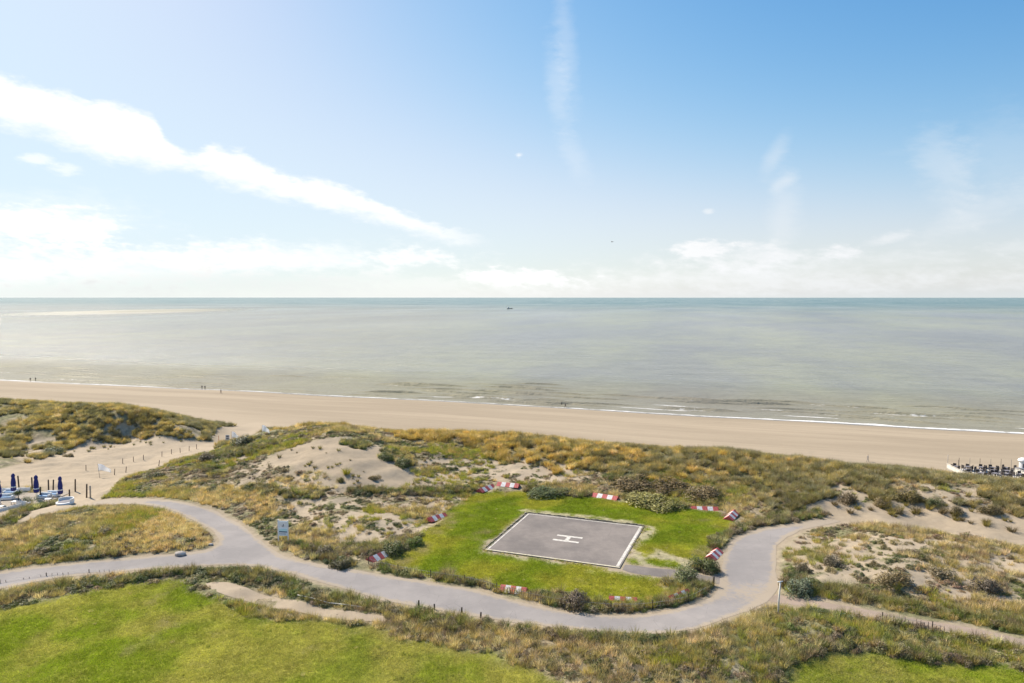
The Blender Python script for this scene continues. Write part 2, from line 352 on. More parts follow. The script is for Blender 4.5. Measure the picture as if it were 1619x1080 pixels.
def drape(name, P, mat, off=.03, step=.8, parent=None):
    x0, y0 = P.min(0); x1, y1 = P.max(0)
    gx, gy = np.meshgrid(np.arange(x0, x1, step), np.arange(y0, y1, step)); gx = gx.ravel(); gy = gy.ravel()
    k = sdist(P, gx, gy) < -step*.45; pts = [Vector(p) for p in P]+[Vector((a, b)) for a, b in zip(gx[k], gy[k])]
    n = len(P)
    v, e, f, *_ = delaunay_2d_cdt(pts, [(i, (i+1)%n) for i in range(n)], [], 1, 1e-4)
    xy = np.array([(p.x, p.y) for p in v]); z = hfull(xy[:,0], xy[:,1])+off
    ff = []
    for q in f:
        a, b, c = (xy[i] for i in q[:3]); ff.append(q if (b[0]-a[0])*(c[1]-a[1])-(b[1]-a[1])*(c[0]-a[0]) > 0 else q[::-1])
    return meshobj(name, np.c_[xy, z], ff, mat, parent, True)
def empty(name, loc=(0,0,0), rz=0.0):
    o = bpy.data.objects.new(name, None); COL.objects.link(o); o.location = loc; o.rotation_euler = (0, 0, rz); o.empty_display_size = .3; return o
def kids(o): return [c for c in bpy.data.objects if c.parent == o]
def copy_tree(o, loc=None, rz=None, _ch=None):
    c = o.copy(); COL.objects.link(c)
    if loc is not None: c.location = loc
    if rz is not None: c.rotation_euler = (0, 0, rz)
    for a in list(o.children):
        b = a.copy(); COL.objects.link(b); b.parent = c
        for g in list(a.children):
            d = g.copy(); COL.objects.link(d); d.parent = b
    return c
class MB:
    def __init__(s): s.v = []; s.f = []
    def add(s, v, f):
        n = len(s.v); s.v += [tuple(a) for a in v]; s.f += [tuple(i+n for i in q) for q in f]; return s
    def box(s, c, d, rz=0.0, M=None):
        hx, hy, hz_ = d[0]/2, d[1]/2, d[2]/2; R = M or Matrix.Rotation(rz, 3, 'Z')
        v = [Vector(c)+R@Vector((a*hx, b*hy, e*hz_)) for a in (-1,1) for b in (-1,1) for e in (-1,1)]
        return s.add(v, [(0,1,3,2),(4,6,7,5),(0,4,5,1),(2,3,7,6),(0,2,6,4),(1,5,7,3)])
    def tube(s, pts, rs, n=8, cap=True):
        pts = [Vector(p) for p in pts]; rings = []
        if isinstance(rs, (int, float)): rs = [rs]*len(pts)
        for i, p in enumerate(pts):
            t = (pts[min(i+1, len(pts)-1)]-pts[max(i-1, 0)]).normalized()
            a = t.orthogonal().normalized() if abs(t.z) < .99 else Vector((1,0,0)); a = (a-t*a.dot(t)).normalized(); b = t.cross(a)
            rings.append([p+(a*math.cos(6.2832*k/n)+b*math.sin(6.2832*k/n))*rs[i] for k in range(n)])
        v = [q for r in rings for q in r]
        f = [(i*n+k, i*n+(k+1)%n, (i+1)*n+(k+1)%n, (i+1)*n+k) for i in range(len(pts)-1) for k in range(n)]
        if cap: f += [tuple(range(n))[::-1], tuple((len(pts)-1)*n+k for k in range(n))]
        return s.add(v, f)
    def lathe(s, prof, n=10, c=(0,0,0), fold=0.0, nf=8):
        v = []; 
        for r, z in prof:
            for k in range(n):
                a = 6.2832*k/n; rr = r*(1+fold*math.cos(nf*a)); v.append((c[0]+rr*math.cos(a), c[1]+rr*math.sin(a), c[2]+z))
        m = len(prof); f = [(i*n+k, i*n+(k+1)%n, (i+1)*n+(k+1)%n, (i+1)*n+k) for i in range(m-1) for k in range(n)]
        f += [tuple(range(n))[::-1], tuple((m-1)*n+k for k in range(n))]
        return s.add(v, f)
    def build(s, name, mat, parent=None, smooth=False): return meshobj(name, s.v, s.f, mat, parent, smooth)
# ------------------------------------------------------------------ materials
def mat(name, col, rough=.7, var=.12, scale=4.0, bump=0.0, metal=0.0, bscale=None):
    m = bpy.data.materials.new(name); m.use_nodes = True; t = m.node_tree; b = t.nodes['Principled BSDF']
    g = N(t, 'ShaderNodeTexCoord'); f = NX(t, noise(t, g.outputs['Object'], scale, 5, .6))
    c = mixc(t, f.ss(.3, .7), tuple(v*(1-var) for v in col), tuple(min(1, v*(1+var)) for v in col))
    t.links.new(c, b.inputs['Base Color']); b.inputs['Roughness'].default_value = rough; b.inputs['Metallic'].default_value = metal
    if bump:
        bp = N(t, 'ShaderNodeBump'); bp.inputs['Distance'].default_value = bump; t.links.new(noise(t, g.outputs['Object'], bscale or scale*4, 4), bp.inputs['Height']); t.links.new(bp.outputs[0], b.inputs['Normal'])
    return m
def ground_mat():
    m = bpy.data.materials.new('ground'); m.use_nodes = True; t = m.node_tree; b = t.nodes['Principled BSDF']
    g = N(t, 'ShaderNodeNewGeometry'); at_ = N(t, 'ShaderNodeAttribute', attribute_name='gcol')
    k = N(t, 'ShaderNodeAttribute', attribute_name='veg')
    f1 = NX(t, noise(t, g.outputs['Position'], 1.3, 6, .62)); f2 = NX(t, noise(t, g.outputs['Position'], 9.0, 4, .6))
    veg = NX(t, k.outputs['Fac'])
    v = (f1-.5)*(veg*2.2+.12) + (f2-.5)*(veg*2.0+.10) + 1.0
    c = mixc(t, 1.0, at_.outputs['Color'], combine(t, v, v, v), 'MULTIPLY')
    t.links.new(c, b.inputs['Base Color']); b.inputs['Roughness'].default_value = .95; b.inputs['Specular IOR Level'].default_value = .15
    a1 = N(t, 'ShaderNodeAttribute', attribute_name='along'); a2 = N(t, 'ShaderNodeAttribute', attribute_name='inland'); al, il = NX(t, a1.outputs['Fac']), NX(t, a2.outputs['Fac'])
    bm = il.ss(72, 62); st1 = NX(t, noise(t, combine(t, al*.018, il*.55, 1), 1.0, 6, .65)); st2 = NX(t, noise(t, combine(t, al*.25, il*1.4, 4), 1.0, 5, .7))
    wl = (st2*3.2+il+st1*5.0-19.0).abs(); wr_ = wl.ss(.8, .15)*st2.ss(.45, .6)
    tk = ((il+st1*9.0-43.0).abs()-.9).abs().ss(.32, .1)*.6 + ((il+st1*7.0-35.5).abs()-.9).abs().ss(.3, .1)*.4
    bv = ((st1-.5)*.34+(st2-.5)*.16 - wr_*.22 - tk*.12)*bm + 1.0
    c = mixc(t, 1.0, c, combine(t, bv, bv, bv), 'MULTIPLY'); t.links.new(c, b.inputs['Base Color'])
    w = N(t, 'ShaderNodeAttribute', attribute_name='wet'); wr = NX(t, w.outputs['Fac'])
    t.links.new((.95-wr*.68).s, b.inputs['Roughness']); t.links.new((wr*.45+.12).s, b.inputs['Specular IOR Level'])
    bp = N(t, 'ShaderNodeBump'); bp.inputs['Distance'].default_value = .25
    t.links.new(((f1*.6+f2*.18)*(veg*.9+.22-wr*.2)).s, bp.inputs['Height']); t.links.new(bp.outputs[0], b.inputs['Normal'])
    return m
SAND = np.array([.385, .309, .216]); SANDG = np.array([.35, .280, .194])
def surf_mat(name, c0, c1, sandy=.0, crack=0.0, grain=.1):
    m = bpy.data.materials.new(name); m.use_nodes = True; t = m.node_tree; b = t.nodes['Principled BSDF']
    g = N(t, 'ShaderNodeNewGeometry'); P = g.outputs['Position']
    a = NX(t, noise(t, P, .22, 5, .6)); f = NX(t, noise(t, P, 14, 3, .7)); h = NX(t, noise(t, P, 1.6, 5, .65))
    c = mixc(t, a.ss(.35, .65), c0, c1)
    v = (f-.5)*grain*3 + (h-.5)*grain*2.4 + 1.0; c = mixc(t, 1.0, c, combine(t, v, v, v), 'MULTIPLY')
    if sandy:
        e = N(t, 'ShaderNodeAttribute', attribute_name='edge'); ed = NX(t, e.outputs['Fac'])
        sm = (ed*1.3 + (h-.5)*1.6 + (a-.5)*1.2).ss(.35, 1.0)*sandy
        c = mixc(t, sm, c, tuple(SAND*.96))
    if crack:
        vo = N(t, 'ShaderNodeTexVoronoi', feature='DISTANCE_TO_EDGE'); vo.inputs['Scale'].default_value = .35; t.links.new(P, vo.inputs['Vector'])
        ck = NX(t, vo.outputs['Distance']).ss(.012, .0)*crack*(h.ss(.4, .6)); c = mixc(t, ck, c, tuple(x*.6 for x in c0))
    t.links.new(c, b.inputs['Base Color']); b.inputs['Roughness'].default_value = .9; b.inputs['Specular IOR Level'].default_value = .25
    bp = N(t, 'ShaderNodeBump'); bp.inputs['Distance'].default_value = .02; t.links.new(f.s, bp.inputs['Height']); t.links.new(bp.outputs[0], b.inputs['Normal'])
    return m
def leaf_mat(name, trans=.35, var=.5, rough=.6):
    m = bpy.data.materials.new(name); m.use_nodes = True; t = m.node_tree; b = t.nodes['Principled BSDF']; out = t.nodes['Material Output']
    a = N(t, 'ShaderNodeAttribute', attribute_name='tint', attribute_type='INSTANCER')
    g = N(t, 'ShaderNodeNewGeometry'); r = NX(t, g.outputs['Random Per Island']); v = (r-.5)*(var*2)+1.0
    c = mixc(t, 1.0, a.outputs['Color'], combine(t, v*1.03, v, v*.92), 'MULTIPLY')
    t.links.new(c, b.inputs['Base Color']); b.inputs['Roughness'].default_value = rough; b.inputs['Specular IOR Level'].default_value = .3
    tr = N(t, 'ShaderNodeBsdfTranslucent'); t.links.new(mixc(t, 1.0, c, (1.2, 1.25, .75), 'MULTIPLY'), tr.inputs[0])
    mx = N(t, 'ShaderNodeMixShader'); mx.inputs[0].default_value = trans
    t.links.new(b.outputs[0], mx.inputs[1]); t.links.new(tr.outputs[0], mx.inputs[2]); t.links.new(mx.outputs[0], out.inputs[0])
    return m
M = {}
M['ground'] = ground_mat()
M['road'] = surf_mat('worn_asphalt', (.255,.232,.215), (.305,.275,.252), sandy=.8, crack=.5, grain=.05)
M['pad'] = surf_mat('pad_asphalt', (.170,.148,.132), (.238,.205,.178), grain=.16, crack=.4)
M['path'] = surf_mat('path_sand', (.34,.26,.20), (.28,.22,.165), grain=.14)
M['psand'] = surf_mat('pale_path_sand', (.40,.32,.22), (.35,.275,.19), grain=.14)
M['line'] = mat('worn_white_paint', (.56,.52,.45), .8, .28, 2.2)
M['cream'] = mat('cream_kerb_paint', (.56,.50,.36), .8, .28, 3.0)
M['white'] = mat('white_paint', (.78,.78,.76), .5, .06)
M['offwhite'] = mat('offwhite_wood', (.66,.62,.54), .7, .12, 6)
M['red'] = mat('weathered_red_paint', (.46,.085,.075), .7, .3, 4)
M['markerwhite'] = mat('weathered_white_paint', (.68,.64,.60), .7, .2, 4)
M['wood'] = mat('dark_weathered_wood', (.075,.055,.042), .85, .3, 12, .01)
M['sanddeck'] = mat('sandy_deck_wood', (.33,.275,.21), .85, .2, 6)
M['greywood'] = mat('grey_deck_wood', (.36,.32,.27), .8, .2, 6, .01)
M['blue'] = mat('navy_canvas', (.02,.028,.17), .8, .2, 6)
M['cloth'] = mat('white_cloth', (.85,.85,.85), .8, .05)
_t = M['cloth'].node_tree; _tr = N(_t, 'ShaderNodeBsdfTranslucent'); _tr.inputs[0].default_value = (.9,.9,.9,1); _mx = N(_t, 'ShaderNodeMixShader'); _mx.inputs[0].default_value = .5
_t.links.new(_t.nodes['Principled BSDF'].outputs[0], _mx.inputs[1]); _t.links.new(_tr.outputs[0], _mx.inputs[2]); _t.links.new(_mx.outputs[0], _t.nodes['Material Output'].inputs[0])
M['cushion'] = mat('pale_blue_cushion', (.30,.45,.62), .8, .15)
M['dark'] = mat('dark_wicker', (.065,.052,.045), .7, .3, 20)
M['slate'] = mat('slate_cushion', (.20,.185,.195), .8, .15)
M['rock'] = mat('pale_rock', (.44,.39,.34), .9, .25, 3, .08)
M['metal'] = mat('grey_metal', (.4,.4,.4), .4, .05, metal=.6)
M['signblue'] = mat('sign_pale_blue', (.78,.86,.90), .5, .05)
M['signteal'] = mat('sign_teal', (.55,.80,.80), .5, .05)
M['signdark'] = mat('sign_dark_blue', (.05,.10,.16), .5, .1)
M['orange'] = mat('orange_paint', (.5,.16,.06), .6, .1)
M['twig'] = mat('twig_bark', (.10,.075,.055), .9, .3, 8)
M['blade'] = leaf_mat('grass_blade', .34, .5); M['leaf'] = leaf_mat('shrub_leaf', .3, .6, .5); M['short'] = leaf_mat('short_grass', .35, .3)
# ------------------------------------------------------------------ ground sheet
def axis(fine0, fine1, step, lo_, hi_, g=1.18):
    a = list(np.arange(fine0, fine1+1e-6, step)); d = step; L = []; R = []; x = a[0]
    while x > lo_: d *= g; x -= d; L.append(x)
    d = step; x = a[-1]
    while x < hi_: d *= g; x += d; R.append(x)
    return np.array(L[::-1]+a+R)
gx = axis(-112, 112, .5, -6000, 6000); gyA = axis(36, 150, .42, -300, 36.1)[:-1]
gy = np.concatenate([gyA[gyA < 149.5], axis(150, 330, 1.1, 149, 6000)[1:]])
gy = np.unique(np.round(gy, 3)); X, Y = np.meshgrid(gx, gy); x = X.ravel(); y = Y.ravel()
F = fields(x, y); z = hfull(x, y, F)
o = gridmesh('ground', np.c_[x, y, z], len(gx), len(gy), M['ground']); tag(o, 'sandy dunes and pale beach running down to the sea', kind='structure')
def lerp(a, b, m): return a*(1-m[:,None])+b*m[:,None]
def ground_color(x, y, F):
    s, t = F['s'], F['t']; n = fbm(x, y, 7, 31, 4); n2_ = fbm(x, y, 1.7, 32, 3); n3_ = fbm(x, y, 18, 33, 3)
    soil = lerp(np.tile([.26,.21,.13], (len(x), 1)), np.tile([.19,.18,.09], (len(x), 1)), sst(.35, .65, n))
    soil = lerp(soil, np.tile([.37,.30,.20], (len(x), 1)), sst(.55, .75, n2_)*.7)
    c = soil; veg = np.ones(len(x))
    # beach
    b = sst(82, 72, s); sandc = lerp(np.tile(SAND, (len(x), 1)), np.tile(SANDG*.93, (len(x), 1)), sst(.3, .7, fbm(t*.12, s, 9, 41, 4)))
    c = lerp(c, sandc, b); veg = veg*(1-b)
    # bare and patchy sand
    pm = sst(1.0, -1.0, F['patch'])*sst(.42, .52, pnoise(x, y))*.95
    sm = np.maximum(sst(.8, -.8, F['sand']), pm); c = lerp(c, sandc*np.where(F['patch'] < 0, 1.14, 1.07)[:,None], sm); veg = veg*(1-.85*sm)
    # lawns
    l = sst(.7, -.7, F['lawn']); l3 = F['lawn3'] < 1
    ga = np.where(l3[:,None], [.165,.20,.014], [.19,.215,.018]); gb = np.where(l3[:,None], [.27,.25,.026], [.28,.255,.045])
    g = lerp(ga, gb, sst(.36, .64, fbm(x, y, 5, 51, 4)))
    g = lerp(g, np.tile([.27,.22,.12], (len(x), 1)), sst(.60, .78, fbm(x, y, 2.4, 52, 3)*.6+n3_*.4)*.75)
    c = lerp(c, g, l); veg = np.maximum(veg*(1-l), l*.75)
    pv = sst(.5, -.8, F['padv'])*sst(.34, .56, fbm(x, y, 1.8, 53, 3)); c = lerp(c, np.tile([.36,.31,.20], (len(x), 1)), pv*.85)
    # verges
    e = F['road']; vg = sst(1.0, .25, e+(fbm(x, y, 2.5, 54, 3)-.5)*1.6); c = lerp(c, np.tile(SAND*.9, (len(x), 1)), vg*.9); veg = veg*(1-.7*vg)
    wet = sst(3.6, 1.6, s+(fbm(t, s*0, 14, 55, 3)-.5)*3)*1.0
    c = c*(1-.5*wet)[:,None]
    return c, np.clip(veg, 0, 1), wet
gc, veg, wet = ground_color(x, y, F)
setcol(o.data, 'gcol', gc); setf(o.data, 'veg', veg); setf(o.data, 'along', F['t']); setf(o.data, 'inland', F['s']); setf(o.data, 'wet', wet*sst(9, 5, F['s']))
# ------------------------------------------------------------------ roads, paths, pad
def edgeattr(o, P):
    v = np.array([(q.co.x, q.co.y) for q in o.data.vertices]); d = -sdist(P, v[:,0], v[:,1]); setf(o.data, 'edge', np.clip(1-d/1.1, 0, 1))
jit = ROAD + np.c_[fbm(ROAD[:,0], ROAD[:,1], 1.6, 61, 2)-.5, fbm(ROAD[:,0], ROAD[:,1], 1.6, 62, 2)-.5]*.5
r = drape('road', jit, M['road'], .02, .5); tag(r, 'pale worn asphalt road winding round the helicopter pad', kind='structure'); 
v = np.array([(q.co.x, q.co.y) for q in r.data.vertices]); d = -sdist(ROAD, v[:,0], v[:,1])
junc = np.exp(-((v-np.array(at(1195,945).xy))**2).sum(1)/24.0)*.55 + np.exp(-((v-np.array(at(1300,826).xy))**2).sum(1)/16.0)*1.2 + np.exp(-((v-np.array(at(180,794).xy))**2).sum(1)/30.0)*1.2
setf(r.data, 'edge', np.clip(1-d/1.0, 0, 1)+junc)
o = drape('footpath', PATH_R, M['path'], .012, .5); tag(o, 'narrow sandy footpath leaving the road by the white pole', kind='structure')
o = drape('sandy_path', PATH_S, M['psand'], .016, .5); tag(o, 'short pale sand strip between the lawn and the roadside scrub', kind='structure')
o = drape('pad_access_path', STUB, M['pad'], .012, .5); tag(o, 'short grey path joining the helicopter pad to the road', kind='structure')
# pad: a true flat slab
pc = PADC.mean(0); zpad = float(h0(PADC[:,0], PADC[:,1]).mean())+.10
ang = math.atan2(*(PADC[1]-PADC[0])[::-1]); L_a = (np.linalg.norm(PADC[1]-PADC[0])+np.linalg.norm(PADC[2]-PADC[3]))/2; L_b = (np.linalg.norm(PADC[2]-PADC[1])+np.linalg.norm(PADC[3]-PADC[0]))/2
pad = empty('helipad', (pc[0], pc[1], zpad), ang); tag(pad, 'square grey asphalt helicopter pad with white border and letter H', 'helipad')
MB().box((0,0,-.15), (L_a, L_b, .30)).build('pad_surface', M['pad'], pad)
for nm, c, d_, m_ in (('border_line', (0, L_b/2-.35, .006), (L_a-.45, .15, .008), 'line'), ('border_line', (0, -L_b/2+.16, .006), (L_a-.04, .22, .008), 'cream'),
                      ('border_line', (-L_a/2+.30, 0, .010), (.16, L_b-.7, .008), 'line'), ('border_line', (L_a/2-.32, 0, .010), (.34, L_b-.7, .008), 'line')):
    MB().box(c, d_).build(nm, M[m_], pad)
# H: measured strokes -- in the photograph the two long bars run along the pad's length
hc = at(897, 852)
Hn = MB(); Ra = Matrix.Rotation(-ang, 2)
def padloc(u, v):
    q = Vector(gp(u, v, zpad))-Vector(pc); return Ra@q
hx, hy = [], []
pA, pB, pC_, pD = padloc(881,846), padloc(921,851), padloc(915,858), padloc(874,853)
HB = [((pA+pB)/2, (pB-pA).length), ((pC_+pD)/2, (pC_-pD).length)]
for c_, l_ in HB: Hn.box((c_.x, c_.y, .007), (l_, .46, .009))
m0 = (HB[0][0]+HB[1][0])/2; dd = HB[0][0]-HB[1][0]
Hn.box((m0.x, m0.y, .007), (.5, abs(dd.y)-.42, .009))
Hn.build('letter_h', M['line'], pad)
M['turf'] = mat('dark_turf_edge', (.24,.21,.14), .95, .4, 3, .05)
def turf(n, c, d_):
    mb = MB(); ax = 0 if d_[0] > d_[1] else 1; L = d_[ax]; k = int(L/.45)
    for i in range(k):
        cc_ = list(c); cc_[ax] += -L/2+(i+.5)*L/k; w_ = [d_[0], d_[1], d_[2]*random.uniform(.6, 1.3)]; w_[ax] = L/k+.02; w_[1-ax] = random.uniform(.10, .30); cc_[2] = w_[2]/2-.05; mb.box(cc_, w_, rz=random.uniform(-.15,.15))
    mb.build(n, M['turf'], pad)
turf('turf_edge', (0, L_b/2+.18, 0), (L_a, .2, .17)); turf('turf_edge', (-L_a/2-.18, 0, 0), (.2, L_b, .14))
# ------------------------------------------------------------------ sea
def sea_mat():
    m = bpy.data.materials.new('sea'); m.use_nodes = True; t = m.node_tree; b = t.nodes['Principled BSDF']
    g = N(t, 'ShaderNodeNewGeometry'); P = g.outputs['Position']; sx = N(t, 'ShaderNodeSeparateXYZ'); t.links.new(P, sx.inputs[0])
    X_, Y_ = NX(t, sx.outputs[0]), NX(t, sx.outputs[1])
    tt = X_*float(SD[0])+Y_*float(SD[1]); ss_ = X_*float(-SN[0])+Y_*float(-SN[1])      # along shore, seawards
    so_ = ss_ - float(-SN@SH0)
    big = NX(t, noise(t, combine(t, tt*.006, ss_*.0022, 0), 1.0, 4, .6)); mid = NX(t, noise(t, combine(t, tt*.03, ss_*.02, 5), 1.0, 5, .6))
    c = mixc(t, big.ss(.36, .62), (.215,.207,.175), (.290,.282,.175))
    c = mixc(t, X_.ss(40, -160)*.6, c, (.27,.235,.15)); c = mixc(t, mid.ss(.35, .75)*.5, c, (.185,.178,.165))
    fs = NX(t, noise(t, combine(t, tt*.05, ss_*.07, 2), 1.0, 7, .75)); fs2 = NX(t, noise(t, combine(t, tt*.35, ss_*.7, 2), 1.0, 5, .7)); vv = (fs-.5)*.8+(fs2-.5)*.55+1.0; c = mixc(t, 1.0, c, combine(t, vv, vv, vv), 'MULTIPLY')
    c = mixc(t, so_.ss(90, 0)*.55, c, (.29,.26,.19))
    c = mixc(t, so_.ss(700, 4000), c, (.062,.128,.098))
    fo = N(t, 'ShaderNodeAttribute', attribute_name='foam'); fm = NX(t, fo.outputs['Fac'])
    fn = NX(t, noise(t, combine(t, tt*.5, ss_*1.3, 0), 1.0, 6, .65)); fmk = (fm + (fn-.5)*1.1).ss(.45, .75)*fm.ss(.02, .25)
    c = mixc(t, fmk, c, (.80,.78,.74))
    t.links.new(c, b.inputs['Base Color']); b.inputs['IOR'].default_value = 1.33; b.inputs['Specular IOR Level'].default_value = .25
    rg = NX(t, noise(t, combine(t, tt*.004, ss_*.0016, 9), 1.0, 3, .5))
    gl = 0.0
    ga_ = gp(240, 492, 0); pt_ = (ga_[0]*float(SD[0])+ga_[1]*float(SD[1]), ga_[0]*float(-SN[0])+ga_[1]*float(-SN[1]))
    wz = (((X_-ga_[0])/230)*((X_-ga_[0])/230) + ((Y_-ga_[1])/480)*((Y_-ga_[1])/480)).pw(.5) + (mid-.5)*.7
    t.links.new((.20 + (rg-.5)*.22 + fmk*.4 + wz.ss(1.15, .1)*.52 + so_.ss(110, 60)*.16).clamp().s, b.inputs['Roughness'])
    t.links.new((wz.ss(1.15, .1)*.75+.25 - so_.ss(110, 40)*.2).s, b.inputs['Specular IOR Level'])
    w1 = NX(t, noise(t, combine(t, tt*.07, ss_*.32, 0), 1.0, 5, .6, .4)); w2 = NX(t, noise(t, combine(t, tt*.6, ss_*1.6, 0), 1.0, 4, .6)); w3 = NX(t, noise(t, combine(t, tt*.012, ss_*.05, 0), 1.0, 3, .5))
    bp = N(t, 'ShaderNodeBump'); bp.inputs['Distance'].default_value = 1.0
    t.links.new((w1*1.5+w2*.42+w3*2.2).s, bp.inputs['Height']); t.links.new(bp.outputs[0], b.inputs['Normal']); bp.inputs['Strength'].default_value = .75
    return m
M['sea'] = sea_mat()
ta = axis(-140, 420, 1.5, -60000, 60000, 1.35); sa = np.concatenate([np.arange(-14, 75, .36), axis(75, 75.4, .9, 70, 60000, 1.12)[3:]])
sa = np.unique(sa[(sa >= -14)]); T, SS = np.meshgrid(ta, sa); T = T.ravel(); SS = SS.ravel()
px = SH0[0]+SD[0]*T-SN[0]*SS; py = SH0[1]+SD[1]*T-SN[1]*SS
tt_, s_in = st(px, py); off = -s_in                      # true distance seawards of the waterline
zz = np.zeros(len(T)); foam = np.zeros(len(T)); near = (off < 85) & (T > -200) & (T < 480)
rw = random.Random(5)
for k in range(120):
    t0 = rw.uniform(-100, 400); ln = rw.uniform(4, 18); so_ = rw.choice([rw.uniform(3, 12), rw.uniform(10, 34), rw.uniform(22, 60)]); hgt = rw.uniform(.25, .75)*(1.15 if t0 > 170 else .55)
    c0 = so_+rw.uniform(-.06, .06)*(tt_-t0)+.8*np.sin((tt_-t0)/6+k)
    env = np.exp(-((tt_-t0)/ln)**4)*near; q = (off-c0)
    prof = np.where(q > 0, np.exp(-(q/1.1)**2), np.exp(-(q/.24)**2)); zz = np.maximum(zz, env*prof*hgt)
    if rw.random() < (.45 if t0 > 150 else .15): foam = np.maximum(foam, env*np.exp(-((q+.9)/.7)**2)*rw.uniform(.3, .7))
fw = (.6+3.4*fbm(tt_, tt_*0, 14, 71, 4)**1.5)*(1+.6*sst(230, 330, tt_))
foam = np.maximum(foam, sst(fw, fw*.3, off)*near*(.45+.75*fbm(tt_, off, 3.0, 77, 3)))
r2 = 7+5*fbm(tt_, tt_*0, 30, 72, 3); foam = np.maximum(foam, np.exp(-((off-r2)/.8)**2)*near*sst(.46, .66, fbm(tt_, off*0, 22, 73, 3))*.75)
r3 = 15+9*fbm(tt_, tt_*0, 40, 74, 3); foam = np.maximum(foam, np.exp(-((off-r3)/.9)**2)*near*sst(.5, .66, fbm(tt_, off*0, 25, 75, 3))*sst(180, 300, tt_)*.8)
zz += near*sst(85, 40, off)*sst(-1, 6, off)*(fbm(tt_*.25, off, 3, 76, 3)-.5)*.22
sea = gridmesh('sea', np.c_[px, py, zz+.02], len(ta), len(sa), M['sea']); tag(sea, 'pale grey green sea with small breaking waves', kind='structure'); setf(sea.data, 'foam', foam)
if sea.data.polygons[0].normal.z < 0: sea.data.flip_normals()
#==VEG==
# ------------------------------------------------------------------ vegetation prototypes (unlinked collections used by geometry nodes)
def tuft_mesh(name, nb, h, spread, width, rng, lean=.9, seg=3, base=.12, m='blade', droop=.5):
    V = []; Fc = []
    for i in range(nb):
        a = rng.uniform(0, 6.2832); r0 = base*math.sqrt(rng.random()); x0, y0 = r0*math.cos(a), r0*math.sin(a)
        a2 = a+rng.uniform(-.6, .6)+.25; hh = h*rng.uniform(.55, 1.1); out = spread*rng.uniform(.2, 1.0)*lean; w = width*rng.uniform(.6, 1.2)
        tw = rng.uniform(0, 3.14); sx, sy = math.cos(tw), math.sin(tw); n0 = len(V)
        for k in range(seg+1):
            t = k/seg; d = out*(t**1.6); zz_ = hh*(t-droop*t*t*min(1, out/max(h, .01)*.9)); ww = w*(1-t*.93)
            cx, cy = x0+math.cos(a2)*d, y0+math.sin(a2)*d
            V += [(cx-sx*ww, cy-sy*ww, zz_), (cx+sx*ww, cy+sy*ww, zz_)]
        for k in range(seg): j = n0+2*k; Fc.append((j, j+1, j+3, j+2))
    me = bpy.data.meshes.new(name); me.from_pydata(V, [], Fc); me.update(); me.materials.append(M[m]); return me
def mound_mesh(name, nl, rx, h, leaf, rng, m='leaf', lob=5):
    V = []; Fc = []; L = [(rng.uniform(-.6, .6)*rx, rng.uniform(-.6, .6)*rx, rng.uniform(.35, .62)*rx, h*rng.uniform(.6, 1.0)) for _ in range(lob)]
    for i in range(nl):
        lx, ly, lr, lh = rng.choice(L); th = rng.uniform(0, 6.2832); ph = math.acos(rng.uniform(0, 1)); q = rng.uniform(.72, 1.06) if rng.random() < .8 else rng.uniform(.3, .8)
        px_, py_, pz_ = lx+lr*q*math.sin(ph)*math.cos(th), ly+lr*q*math.sin(ph)*math.sin(th), lh*q*math.cos(ph)+.02
        n = Vector((math.sin(ph)*math.cos(th)+rng.uniform(-.8,.8), math.sin(ph)*math.sin(th)+rng.uniform(-.8,.8), math.cos(ph)+rng.uniform(-.5,.9))).normalized()
        a = n.orthogonal().normalized(); a.rotate(Matrix.Rotation(rng.uniform(0, 6.28), 3, n)); b = n.cross(a); s = leaf*rng.uniform(.6, 1.4); p = Vector((px_, py_, pz_)); j = len(V)
        V += [p-a*s, p+b*s*.45, p+a*s, p-b*s*.45]; Fc.append((j, j+1, j+2, j+3))
    me = bpy.data.meshes.new(name); me.from_pydata(V, [], Fc); me.update(); me.materials.append(M[m]); return me
rg = random.Random(3)
PROTO = {
 'marram': [tuft_mesh('marram_tuft', 85, .95, .75, .020, rg, base=.22) for _ in range(4)],
 'dry': [tuft_mesh('dry_tuft', 60, .50, .35, .016, rg, base=.28, droop=.2) for _ in range(4)],
 'scrub': [mound_mesh('scrub_mound', 420, .62, .38, .055, rg) for _ in range(4)],
 'bush': [mound_mesh('bush_mound', 700, .80, .80, .065, rg, lob=7) for _ in range(4)],
 'short': [tuft_mesh('short_tuft', 70, .09, .08, .014, rg, base=.42, seg=2, m='short', droop=0) for _ in range(3)],
}
CO = {}
for k, ms in PROTO.items():
    c = bpy.data.collections.new('proto_'+k); CO[k] = c
    for m_ in ms: c.objects.link(bpy.data.objects.new(m_.name, m_))
